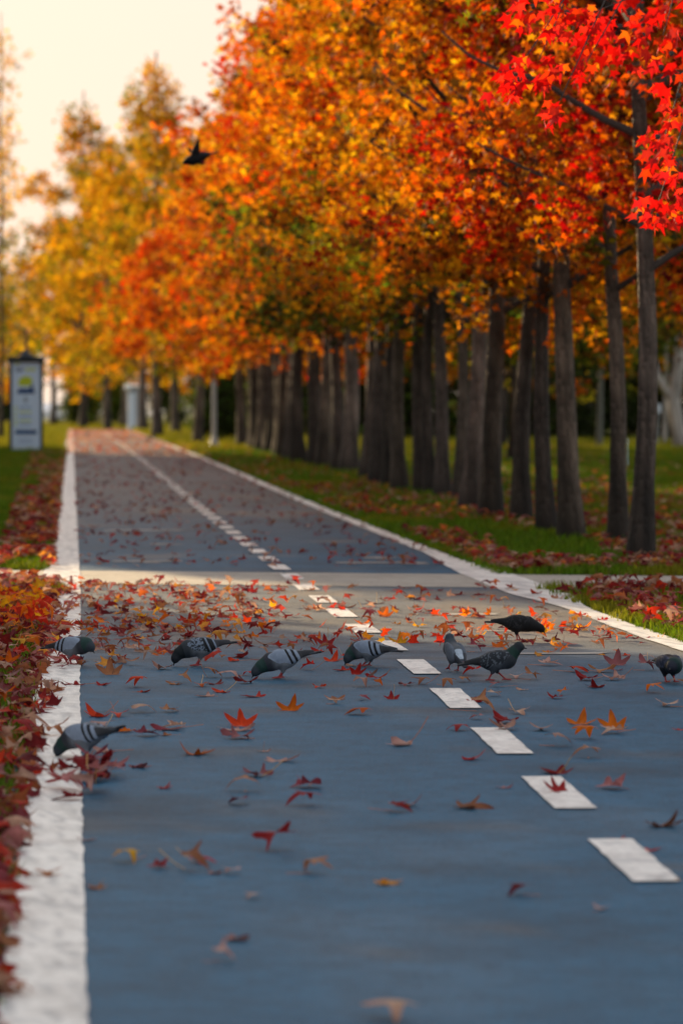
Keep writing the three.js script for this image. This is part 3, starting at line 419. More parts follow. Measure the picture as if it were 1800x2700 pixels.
// farther trees: [x, D, h, base, R, mix, n, leaf, words]
const FAR = [
  [4.3, 130, 8.5, 3.5, 2.9, mixFlame, 1000, 0.22, 'flame orange tree beside the lamp post, its low branches over the path'], [5.6, 148, 13.6, 3, 3.4, mixGold, 800, 0.24, 'golden tree behind the dark cypress'], [3.6, 163, 18.2, 3, 3.7, mixGold, 1250, 0.24, 'tall golden tree whose crown makes the second peak against the sky'], [4.9, 182, 15.8, 3, 4.2, mixGold, 1100, 0.25, 'rust and gold tree past the second peak of the skyline'],
  [3.8, 205, 18.6, 2.8, 4.6, mixGold, 1200, 0.27, 'golden tree near the far end of the path'], [0.75, 236, 23.0, 3.0, 5.2, mixGold, 1500, 0.28, 'tallest golden tree, standing where the path ends, thin trunk'], [3.4, 248, 20.5, 3, 5.4, mixGold, 1500, 0.28, 'olive gold tree just right of where the path ends'], [-1.2, 256, 15.5, 2.2, 4.6, mixGold, 1200, 0.28, 'low amber tree left beyond the end of the path'],
  [2.1, 228, 17.5, 3, 4.6, mixGold, 1300, 0.27, 'broad golden tree between the tallest one and the path edge'], [1.8, 285, 12, 2.0, 4.5, mixGold, 900, 0.32, 'brown and amber tree behind the tallest golden one'], [-5.6, 300, 11, 2.2, 4.8, mixGold, 800, 0.34, 'broad yellow tree far off behind the sign'], [7.6, 300, 15, 2, 5, mixRust, 800, 0.34, 'broad rust tree behind the white booth'], [-10, 330, 11, 1.8, 5, mixGold, 600, 0.36, 'far yellow tree left of the broad one behind the sign'],
  [9.0, 112, 12, 2.2, 3.4, mixAmber, 1100, 0.24, 'amber park tree behind the avenue, nearest its far trunks'], [10.2, 88, 12, 2.4, 3.4, mixGreenLow, 1200, 0.22, 'green and amber park tree behind the middle of the avenue'], [10.8, 66, 12, 2.6, 3.2, mixAmber, 1300, 0.18, 'amber park tree behind the nearer avenue trunks'],
  [14.5, 82, 13, 2.4, 3.6, mixDeep, 1400, 0.2, 'dark rust park tree on the lawn behind the stout nearest trunk'], [12.4, 58, 12, 2.9, 3.0, mixDeep, 1300, 0.17, 'dim rust park tree at the edge of the view behind the avenue'], [17.5, 104, 14, 2.6, 4, mixDeep, 1400, 0.24, 'dim olive park tree beyond the lawn, close to the pale forking tree'], [13.2, 118, 14, 2.2, 4, mixDeep, 1300, 0.26, 'dim olive park tree before the evergreen belt'],
];
FAR.forEach(([x, D, h, base, R, mix, n, leaf, words], i) => tree('autumn_tree', words, 'autumn trees beyond and behind the avenue', { x, D, h, base, R, girth: 0.30 + h * 0.008, leaf, n, mix, seed: 200 + i, shownLimbs: 6, spread: 0.4 }));
// sparse tall trees left of the path
[[-2.7, 150, 18.5, 'tall thin tree with bare upper twigs, its trunk just left of the sign'], [-3.6, 178, 17, 'tall sparse olive tree behind the bare-twigged one'], [-4.4, 128, 16, 'sparse yellowing tree at the edge of the view, upswept twigs']].forEach(([x, D, h, words], i) =>
  tree('sparse_tree', words, 'sparse trees left of the path', { x, D, h, base: 2.6, R: 2.5, girth: 0.2, leaf: 0.2, n: 420, topLeaves: 0, mix: (s) => s > 0.5 ? { gold: 0.7, olive: 0.3 } : { olive: 0.5, gold: 0.25, green: 0.15, brown: 0.1 }, seed: 230 + i, shownLimbs: 34, limbs: 34, limbWide: 0.55, spread: 0.3, profile: (s) => s < 0.38 ? 1.0 : 0.42 }));
// dark evergreen belt behind the lawn
const mixDusk = (h) => ({ dusk: 0.72, green: 0.14, olive: 0.10, brown: 0.04 }), mixDuskGold = (h) => h > 0.25 ? { olive: 0.4, amber: 0.16, dusk: 0.34, brown: 0.1 } : { dusk: 0.9, brown: 0.1 };
const round = (s) => 0.55 + 0.45 * Math.sin(Math.PI * clamp(s + 0.1));
['first', 'second', 'third', 'fourth', 'fifth', 'sixth', 'seventh', 'eighth', 'ninth', 'tenth', 'eleventh'].forEach((w, i) => {
  const x = 8.6 + i * 3.0, D = 140 + 14 * hash(i, 2) + (i % 3) * 8;
  tree('evergreen_tree', `${w} dark evergreen from the avenue in the belt behind the lawn`, 'dark evergreens behind the lawn', { x, D, h: 14 + 3 * hash(i, 3), base: 0.3, R: 3.3, girth: 0.35, leaf: 0.36, n: 1700, mix: i % 2 ? mixDuskGold : mixDusk, seed: 260 + i, shownLimbs: 3, spread: 0.5, profile: round });
});
{
  const r = rng(640), t = thing('hedge', 'long dark hedge closing the back of the lawn behind the evergreens', 'hedge', V(0, 0, 0)), l = [];
  for (let i = 0; i < 6500; i++) { const x = 6.5 + 42 * r(), D = 166 + 3 * r() + 0.25 * x, y = G(D) + 5.2 * Math.pow(r(), 0.9) * (0.85 + 0.3 * noise(x * 0.6, 2)); tmp.position.set(x, y, -D); tmp.rotation.set(r(), r() * 6, r()); tmp.scale.setScalar(0.42 * (0.7 + 0.6 * r())); tmp.updateMatrix(); const c = pick(r, { dusk: 0.8, green: 0.12, brown: 0.08 }); l.push({ m: tmp.matrix.clone(), c: C(...c) }); }
  copies('foliage', SPRAYS[1], crownMat, l, t); for (let k = 0; k < 14; k++) part('stem', limb([V(8 + k * 3, G(170), -169), V(8.2 + k * 3, G(170) + 1.6, -169.2), V(8 + k * 3, G(170) + 3.2, -169)], 0.07, 0.03, 4, 6), twigMat, t);
}
// clipped dark cypress by the lamp post
tree('cypress', 'dense dark green cypress standing between the lamp post and the avenue trunks', null, { x: 5.25, D: 139, h: 6.2, base: 0.25, R: 0.85, girth: 0.2, leaf: 0.19, n: 3200, mix: () => ({ dusk: 0.75, green: 0.25 }), seed: 280, shownLimbs: 2, limbs: 40, spread: 0.22, profile: (s) => 0.95 * Math.sqrt(1 - 0.8 * s * s) });
// low bushes at the far end
[[0.55, 262, 2.6, mixDusk, 'dark bush at the foot of the tallest golden tree'], [2.9, 258, 3.0, () => ({ green: 0.6, olive: 0.4 }), 'bright green bush just left of the white booth'], [0.9, 300, 2.8, mixDusk, 'dark far bush right of the parked white car'], [-4.6, 296, 2.4, mixDusk, 'dark far bush behind the sign'], [-7, 300, 3, mixDusk, 'dark far bush at the edge of the view'], [6.5, 262, 3.5, mixDusk, 'dark bush right of the white booth'], [8.8, 250, 4, mixDusk, 'large dark bush behind the last avenue trunks'], [8.2, 205, 4.2, mixDusk, 'dark bush in the gap behind the rust coloured trees'], [9, 170, 4.5, mixDusk, 'dark bush closing the avenue behind the cypress']].forEach(([x, D, h, mix, words], i) =>
  tree('bush', words, 'bushes closing the view', { x, D, h, base: 0.1, R: h * 0.55, girth: 0.1, leaf: 0.26, n: 420, mix, seed: 300 + i, shownLimbs: 2, spread: 0.35, profile: round, category: 'bush' }));
// pale barked trees on the lawn
{
  const a = onGround(1792, 1186), D = -a.z, t = thing('pale_tree', 'pale barked tree forking low on the lawn, one bent limb reaching left', 'tree', V(a.x, a.y - 0.02, a.z), 0), q = (x, y) => at(x, y, D).sub(t.position);
  part('trunk', limb([V(0.05, -0.02, 0), q(1785, 1120), q(1774, 1058), q(1786, 985), q(1792, 900), q(1800, 760), q(1806, 560)], 0.24, 0.10, 14, 10, 0.06, 0.08), paleBark, t);
  part('branch', limb([q(1775, 1062), q(1755, 1030), q(1730, 990), q(1720, 950), q(1716, 900), q(1706, 800)], 0.15, 0.07, 10, 8), paleBark, t);
  part('branch', limb([q(1790, 930), q(1775, 905), q(1752, 872), q(1738, 800)], 0.07, 0.03, 8, 7), paleBark, t);
  const b = onGround(1750, 1178), u = thing('pale_sapling', 'slim pale straight trunk standing alone on the lawn beside the forking pale tree', 'tree', b, 0), w = (x, y) => at(x, y, -b.z).sub(b);
  part('trunk', limb([V(0, -0.03, 0), w(1752, 1120), w(1752, 1050), w(1756, 960), w(1752, 850)], 0.09, 0.05, 10, 8), paleBark, u);
  const c = onGround(1578, 1182), v = thing('pale_sapling', 'slim grey trunk on the lawn seen between two avenue trunks', 'tree', c, 0), z = (x, y) => at(x, y, -c.z).sub(c);
  part('trunk', limb([V(0, -0.03, 0), z(1580, 1100), z(1582, 1000), z(1585, 900)], 0.12, 0.07, 10, 8, 0.05), std({ color: C(0.14, 0.14, 0.12), roughness: 0.9 }), v);
  for (const [host, h, n, seed] of [[t, 7.5, 260, 1], [u, 4, 120, 2], [v, 5, 160, 3]]) { const r = rng(seed + 900), l = []; for (let i = 0; i < n; i++) { tmp.position.set((r() + r() - 1) * 2.2, h + (r() + r() - 1) * 2.6, (r() + r() - 1) * 2.2); tmp.rotation.set(r(), r() * 6, r()); tmp.scale.setScalar(0.22); tmp.updateMatrix(); const k = pick(r, { olive: 0.5, green: 0.25, amber: 0.15, brown: 0.1 }); l.push({ m: tmp.matrix.clone(), c: C(...k) }); } copies('crown', SPRAYS[seed % 4], crownMat, l, host); }
}
// the tree nearest the viewer stands just outside the view; its red branches hang into it
{
  const X = 5.2, D = 26.2, host = tree('avenue_tree', 'avenue tree whose vivid red leaves hang into view from beyond the edge', 'trees of the avenue right of the path', { x: X, D, h: 10.5, base: 3.9, R: 2.3, girth: 0.24, leaf: 0.135, n: 700, mix: () => ({ red: 0.62, scarlet: 0.25, maroon: 0.13 }), seed: 99, shownLimbs: 14 });
  const r = rng(990), mats = [TONE.red, TONE.red, TONE.scarlet, [0.8, 0.03, 0.012], [0.55, 0.012, 0.012], [0.42, 0.02, 0.01], TONE.orange].map((c) => leafMat('red crown leaf', ...c, 0.55)), anchor = V(X, 4.3, -D);
  // [x, y, half width, half height, number, D] of the bunches, read off the 1568 wide view
  const CLUMPS = [[1235, 30, 75, 55, 34, 24.6], [1330, 60, 75, 70, 34, 25], [1215, 165, 75, 40, 34, 24.4], [1155, 205, 40, 28, 14, 24.2], [1262, 262, 26, 34, 12, 24.3], [1325, 170, 38, 40, 12, 24.6], [1420, 70, 55, 70, 22, 25.2], [1500, 110, 60, 90, 26, 25], [1540, 230, 40, 70, 22, 24.8], [1505, 340, 45, 70, 30, 24.6], [1545, 420, 28, 60, 12, 24.7], [1490, 490, 42, 34, 20, 24.3], [1548, 505, 22, 16, 8, 24.4]];
  for (const [cx, cy, rx, ry, n, d] of CLUMPS) {
    const c = at(cx * s2, cy * s2, d), local = (p) => p.clone().sub(host.position);
    const root = anchor.clone().add(V(0, (r() - 0.35) * 1.5, 0)), m1 = root.clone().lerp(c, 0.3), m2 = root.clone().lerp(c, 0.7); m1.y = Math.max(root.y, c.y) + 0.1 + 0.25 * r(); m2.y = lerp(m1.y, c.y, 0.45) + 0.1; m2.x += 0.25 * (r() - 0.5); m1.z += 0.3 * (r() - 0.5);
    part('branch', limb([local(root), local(m1), local(m2), local(c.clone().add(V(0.06, 0.08, 0)))], 0.017, 0.003, 12, 5), twigMat, host);
    for (let i = 0; i < n; i++) {
      const a = r() * 6.28, q = Math.sqrt(r()), p = at((cx + Math.cos(a) * rx * q) * s2, (cy + Math.sin(a) * ry * q) * s2, d + (r() - 0.5) * 1.2), m = part('leaf', heroLeaf[i % 4], mats[Math.floor(Math.pow(r(), 1.6) * 6.99)], host);
      m.position.copy(local(p)); m.rotation.order = 'YXZ'; m.rotation.set(Math.PI / 2 + (r() - 0.5) * 1.0, (r() - 0.5) * 2.4, (r() - 0.5) * 1.0); m.scale.setScalar(0.115 + 0.05 * r());
    }
    if (n > 18) for (let k = 0; k < 3; k++) { const p = at((cx + (r() - 0.5) * rx * 1.4) * s2, (cy + (r() - 0.5) * ry) * s2, d - 0.1), m = part('seed_ball', seedBall(), twigMat, host); m.position.copy(local(p)); }
  }
}
function seedBall() { return seedBall.g ??= (() => { const g = new THREE.IcosahedronGeometry(0.015, 2), p = g.attributes.position; for (let i = 0; i < p.count; i++) { const v = V().fromBufferAttribute(p, i), k = 0.8 + 0.55 * hash(Math.round(v.x * 4000), Math.round(v.y * 4000 + v.z * 9000)); p.setXYZ(i, v.x * k, v.y * k, v.z * k); } g.computeVertexNormals(); return g; })(); }
// unseen tree row added to shade the path, its gap letting the sun through
{
  const r = rng(4242), places = []; for (let D = 13; D < 134; D += 2.9) if (D < 50.0 || D > 60.6) places.push(D + (r() - 0.5) * 0.8);
  const first = tree('added_shade_tree', 'unseen leafy tree added beyond the left lawn to shade the path', 'added shade trees along the left lawn', { x: -11, D: places[0], h: 11.6, base: 0.5, R: 2.3, girth: 0.28, leaf: 0.38, n: 980, mix: () => ({ olive: 0.4, green: 0.4, amber: 0.2 }), seed: 400, shownLimbs: 4, spread: 0.4, profile: round });
  places.slice(1).forEach((D) => { const c = first.clone(); c.name = numbered('added_shade_tree'); c.position.set(-11 + (r() - 0.5), G(D), -D); c.rotation.y = r() * 6.28; c.scale.setScalar(0.93 + 0.13 * r()); scene.add(c); });
}

// ---------------------------------------------------------------- sign, lamp post, booth, cars, posts
const darkMetal = std({ color: C(0.018, 0.024, 0.032), roughness: 0.55, metalness: 0.3 }), greyMetal = std({ color: C(0.32, 0.33, 0.34), roughness: 0.6 });
const lathe = (pts, n = 20) => new THREE.LatheGeometry(pts.map(([x, y]) => new THREE.Vector2(x, y)), n);
{
  const a = onGround(70, 1196), D = -a.z, t = thing('information_sign', 'tall pale information totem with dark cap, finial and lime and navy print', 'sign', a, 0.02), H = 2.55, W = 0.80;
  const post = new RoundedBoxGeometry(0.075, H + 0.02, 0.24, 2, 0.015); for (const s of [-1, 1]) part('side_frame', post, darkMetal, t).position.set(s * (W / 2 + 0.037), H / 2, 0);
  const cv = document.createElement('canvas'); cv.width = 256; cv.height = 816; const g = cv.getContext('2d');
  g.fillStyle = '#c2d8ee'; g.fillRect(0, 0, 256, 816);
  const block = (x, y, w, h, c, n = 1, gap = 0) => { g.fillStyle = c; for (let k = 0; k < n; k++) g.fillRect(x + k * (w + gap), y, w, h); };
  const navy = '#0b3f73', lime = '#b8c81e', slate = '#6d8db4';
  g.fillStyle = lime; g.beginPath(); g.moveTo(24, 0); g.lineTo(78, 0); g.lineTo(40, 24); g.closePath(); g.fill();
  for (const [x, w] of [[34, 24], [66, 8], [80, 20]]) { g.strokeStyle = '#31507a'; g.lineWidth = 7; g.beginPath(); g.arc(x + w / 2, 70, Math.max(4, w / 2), 0, 6.28); g.stroke(); block(x, 46, 6, 40, '#31507a'); }
  for (const x of [124, 148, 172, 196]) { g.strokeStyle = lime; g.lineWidth = 8; g.beginPath(); g.arc(x + 10, 66, 11, 0.6, 6.0); g.stroke(); }
  g.fillStyle = lime; g.beginPath(); g.ellipse(122, 176, 66, 50, -0.25, Math.PI * 0.95, Math.PI * 2.05); g.lineTo(160, 216); g.lineTo(72, 212); g.closePath(); g.fill();
  g.fillStyle = navy; g.beginPath(); g.moveTo(186, 178); g.lineTo(206, 284); g.lineTo(44, 284); g.lineTo(60, 236); g.lineTo(160, 236); g.closePath(); g.fill();
  g.strokeStyle = '#5d6d80'; g.lineWidth = 8; for (const y of [326, 352]) { g.beginPath(); g.arc(124, y, 12, 0, 6.28); g.stroke(); }
  [[400, slate], [440, lime], [480, slate], [520, lime], [552, slate]].forEach(([y, c]) => { block(66, y, 10, 18, c, 8, 4); block(20, y, 22, 18, lime); });
  g.fillStyle = navy; g.beginPath(); g.roundRect(28, 612, 196, 40, 12); g.fill(); for (let k = 0; k < 9; k++) block(48 + k * 18, 624, 10, 14, '#3f6c96');
  for (const y of [694, 722]) for (let k = 0; k < 9; k++) block(62 + k * 14, y, 9, 12, slate);
  const map = new THREE.CanvasTexture(cv); map.colorSpace = THREE.SRGBColorSpace;
  const print = new THREE.PlaneGeometry(W - 0.02, H - 0.05);
  part('panel', new RoundedBoxGeometry(W, H, 0.16, 2, 0.01), std({ color: C(0.36, 0.47, 0.60), roughness: 0.5 }), t).position.set(0, H / 2 + 0.01, 0);
  part('print', print, std({ map, roughness: 0.5 }), t).position.set(0, H / 2 + 0.01, 0.0835);
  part('cap', new RoundedBoxGeometry(W + 0.22, 0.14, 0.36, 2, 0.03), darkMetal, t).position.set(0, H + 0.08, 0);
  part('dome', lathe([[0.001, 0.20], [0.06, 0.19], [0.12, 0.12], [0.17, 0.05], [0.24, 0]]), darkMetal, t).position.set(0, H + 0.15, 0);
  part('finial', lathe([[0.045, 0], [0.04, 0.30], [0.035, 0.50], [0.055, 0.53], [0.03, 0.60], [0.001, 0.64]], 12), std({ color: C(0.1, 0.08, 0.08), roughness: 0.6 }), t).position.set(0, H + 0.30, 0);
  part('plinth', new RoundedBoxGeometry(W + 0.16, 0.10, 0.34, 2, 0.02), darkMetal, t).position.set(0.02, 0.03, 0); void D;
}
{
  const a = onGround(565, 1184), t = thing('lamp_post', 'slim grey lamp post with flared foot beside the dark cypress', 'lamp post', a);
  part('foot', lathe([[0.21, 0], [0.20, 0.06], [0.14, 0.16], [0.10, 0.32], [0.075, 0.42]]), greyMetal, t);
  part('pole', lathe([[0.078, 0.35], [0.074, 2], [0.068, 4.2], [0.062, 6.2]]), greyMetal, t);
  part('collar', lathe([[0.062, 6.15], [0.11, 6.2], [0.11, 6.28], [0.05, 6.34]]), greyMetal, t);
  part('lantern', lathe([[0.05, 6.32], [0.20, 6.42], [0.24, 6.75], [0.20, 6.80], [0.001, 6.98]]), std({ color: C(0.6, 0.6, 0.58), roughness: 0.4 }), t);
}
{
  const D = 222, a = at(362, 1118, D), t = thing('white_booth', 'white booth with two tall pale panels at the far end of the path', 'booth', V(a.x, G(D), -D));
  const px = D / F, white = std({ color: C(0.72, 0.71, 0.68), roughness: 0.6 }), pale = std({ color: C(0.55, 0.62, 0.70), roughness: 0.4 }), mint = std({ color: C(0.55, 0.64, 0.62), roughness: 0.4 });
  part('back_wall', new RoundedBoxGeometry(50 * px, 112 * px, 0.9, 2, 0.03), std({ color: C(0.32, 0.33, 0.36), roughness: 0.7 }), t).position.set(0, 56 * px, -0.5);
  part('panel', new RoundedBoxGeometry(21 * px, 98 * px, 0.08, 2, 0.02), pale, t).position.set(-14 * px, 50 * px, 0.02);
  part('panel', new RoundedBoxGeometry(19 * px, 98 * px, 0.08, 2, 0.02), mint, t).position.set(14 * px, 50 * px, 0.02);
  part('roof', new RoundedBoxGeometry(58 * px, 7 * px, 1.2, 2, 0.05), white, t).position.set(0, 115 * px, -0.45);
  part('sign_ball', new THREE.SphereGeometry(10 * px, 16, 12), white, t).position.set(-24 * px, 112 * px, 0.2);
}
function car(pos, turn, label) {
  const t = thing('parked_car', label, 'car', pos, turn, 'white cars parked at the far end'), white = std({ color: C(0.75, 0.76, 0.78), roughness: 0.35 }), glass = std({ color: C(0.03, 0.035, 0.04), roughness: 0.15 }), rubber = std({ color: C(0.02, 0.02, 0.02), roughness: 0.9 });
  const s = new THREE.Shape(); s.moveTo(-2.1, 0.35); s.lineTo(-2.15, 0.85); s.quadraticCurveTo(-1.9, 0.98, -1.25, 1.0); s.quadraticCurveTo(-0.75, 1.45, -0.2, 1.48); s.lineTo(0.8, 1.46); s.quadraticCurveTo(1.5, 1.4, 1.9, 0.98); s.lineTo(2.12, 0.9); s.lineTo(2.12, 0.35); s.closePath();
  const b = new THREE.ExtrudeGeometry(s, { depth: 1.5, bevelEnabled: true, bevelSize: 0.08, bevelThickness: 0.1, bevelSegments: 3 }); b.translate(0, 0, -0.75); part('body', b, white, t);
  const w = new THREE.Shape(); w.moveTo(-1.05, 1.0); w.quadraticCurveTo(-0.6, 1.38, -0.15, 1.4); w.lineTo(0.75, 1.38); w.quadraticCurveTo(1.3, 1.32, 1.6, 1.0); w.closePath();
  for (const z of [-0.855, 0.845]) { const g = new THREE.ExtrudeGeometry(w, { depth: 0.02, bevelEnabled: false }); part('side_window', g, glass, t).position.z = z; }
  const wheel = new THREE.CylinderGeometry(0.32, 0.32, 0.2, 20); wheel.rotateX(Math.PI / 2); const rim = new THREE.CylinderGeometry(0.19, 0.19, 0.22, 12); rim.rotateX(Math.PI / 2);
  for (const x of [-1.35, 1.3]) for (const z of [-0.78, 0.78]) { const o = part('wheel', wheel, rubber, t); o.position.set(x, 0.32, z); part('rim', rim, greyMetal, o); }
  for (const z of [-0.55, 0.55]) part('headlight', new RoundedBoxGeometry(0.08, 0.16, 0.32, 2, 0.03), std({ color: C(0.8, 0.8, 0.8), roughness: 0.2 }), t).position.set(-2.2, 0.75, z);
  return t;
}
{ const D = 318, a = at(146, 1105, D); car(V(a.x, G(D), -D), 0.9, 'white car parked beyond the path, seen just right of the sign'); const b = at(0, 1105, D); car(V(b.x, G(D), -D), 0.9, 'white car at the left edge of the view, partly cut off'); }
{
  const a = onGround(1646, 1240), t = thing('marker_post', 'small pale blue marker post on the lawn between the two nearest trunks', 'post', a);
  part('shaft', lathe([[0.055, 0], [0.05, 0.1], [0.048, 0.55], [0.04, 0.60]], 14), std({ color: C(0.42, 0.55, 0.68), roughness: 0.5 }), t); part('cap', lathe([[0.055, 0.58], [0.06, 0.62], [0.04, 0.66], [0.001, 0.67]], 14), std({ color: C(0.5, 0.6, 0.7), roughness: 0.5 }), t);
  const b = onGround(1731, 1180), u = thing('notice_board', 'small white notice board on a post beside the slim pale trunk', 'sign', b); part('post', lathe([[0.03, 0], [0.03, 1.15]], 10), greyMetal, u); part('board', new RoundedBoxGeometry(0.24, 0.30, 0.03, 2, 0.01), std({ color: C(0.6, 0.66, 0.74), roughness: 0.5 }), u).position.set(0, 1.25, 0.03);
}

// ---------------------------------------------------------------- pigeons
function surfaceNets(f, lo, hi, cell) {
  const n = [0, 1, 2].map((k) => Math.ceil((hi[k] - lo[k]) / cell) + 1), N = n[0] * n[1] * n[2], val = new Float32Array(N), at3 = (i, j, k) => i + n[0] * (j + n[1] * k);
  for (let k = 0; k < n[2]; k++) for (let j = 0; j < n[1]; j++) for (let i = 0; i < n[0]; i++) val[at3(i, j, k)] = f(lo[0] + i * cell, lo[1] + j * cell, lo[2] + k * cell);
  const vid = new Int32Array(N).fill(-1), pos = [], idx = [];
  for (let k = 0; k < n[2] - 1; k++) for (let j = 0; j < n[1] - 1; j++) for (let i = 0; i < n[0] - 1; i++) {
    let x = 0, y = 0, z = 0, c = 0; const v = (a, b, d) => val[at3(i + a, j + b, k + d)];
    const edge = (a, b, d, a2, b2, d2) => { const p = v(a, b, d), q = v(a2, b2, d2); if ((p < 0) !== (q < 0)) { const t = p / (p - q); x += a + (a2 - a) * t; y += b + (b2 - b) * t; z += d + (d2 - d) * t; c++; } };
    for (let b = 0; b < 2; b++) for (let d = 0; d < 2; d++) { edge(0, b, d, 1, b, d); edge(b, 0, d, b, 1, d); edge(b, d, 0, b, d, 1); }
    if (c) { vid[at3(i, j, k)] = pos.length / 3; pos.push(lo[0] + (i + x / c) * cell, lo[1] + (j + y / c) * cell, lo[2] + (k + z / c) * cell); }
  }
  const quad = (a, b, c, d, flip) => { if (a < 0 || b < 0 || c < 0 || d < 0) return; if (flip) idx.push(a, c, b, a, d, c); else idx.push(a, b, c, a, c, d); };
  for (let k = 1; k < n[2] - 1; k++) for (let j = 1; j < n[1] - 1; j++) for (let i = 1; i < n[0] - 1; i++) {
    const s = val[at3(i, j, k)] < 0;
    if (s !== val[at3(i + 1, j, k)] < 0) quad(vid[at3(i, j - 1, k - 1)], vid[at3(i, j, k - 1)], vid[at3(i, j, k)], vid[at3(i, j - 1, k)], !s);
    if (s !== val[at3(i, j + 1, k)] < 0) quad(vid[at3(i - 1, j, k - 1)], vid[at3(i - 1, j, k)], vid[at3(i, j, k)], vid[at3(i, j, k - 1)], !s);
    if (s !== val[at3(i, j, k + 1)] < 0) quad(vid[at3(i - 1, j - 1, k)], vid[at3(i, j - 1, k)], vid[at3(i, j, k)], vid[at3(i - 1, j, k)], !s);
  }
  const g = new THREE.BufferGeometry(); g.setAttribute('position', new THREE.Float32BufferAttribute(pos, 3)); g.setIndex(idx); g.computeVertexNormals(); return g;
}
const smin = (a, b, k) => { const h = Math.max(k - Math.abs(a - b), 0) / k; return Math.min(a, b) - h * h * k * 0.25; };
function cone(px, py, pz, a, b, ra, rb) { const bx = b[0] - a[0], by = b[1] - a[1], bz = b[2] - a[2], qx = px - a[0], qy = py - a[1], qz = pz - a[2], h = clamp((qx * bx + qy * by + qz * bz) / (bx * bx + by * by + bz * bz)); return Math.hypot(qx - bx * h, qy - by * h, qz - bz * h) - (ra + (rb - ra) * h); }
function ellipsoid(x, y, z, rx, ry, rz) { const k0 = Math.hypot(x / rx, y / ry, z / rz), k1 = Math.hypot(x / rx / rx, y / ry / ry, z / rz / rz); return k1 < 1e-9 ? -rz : k0 * (k0 - 1) / k1; }
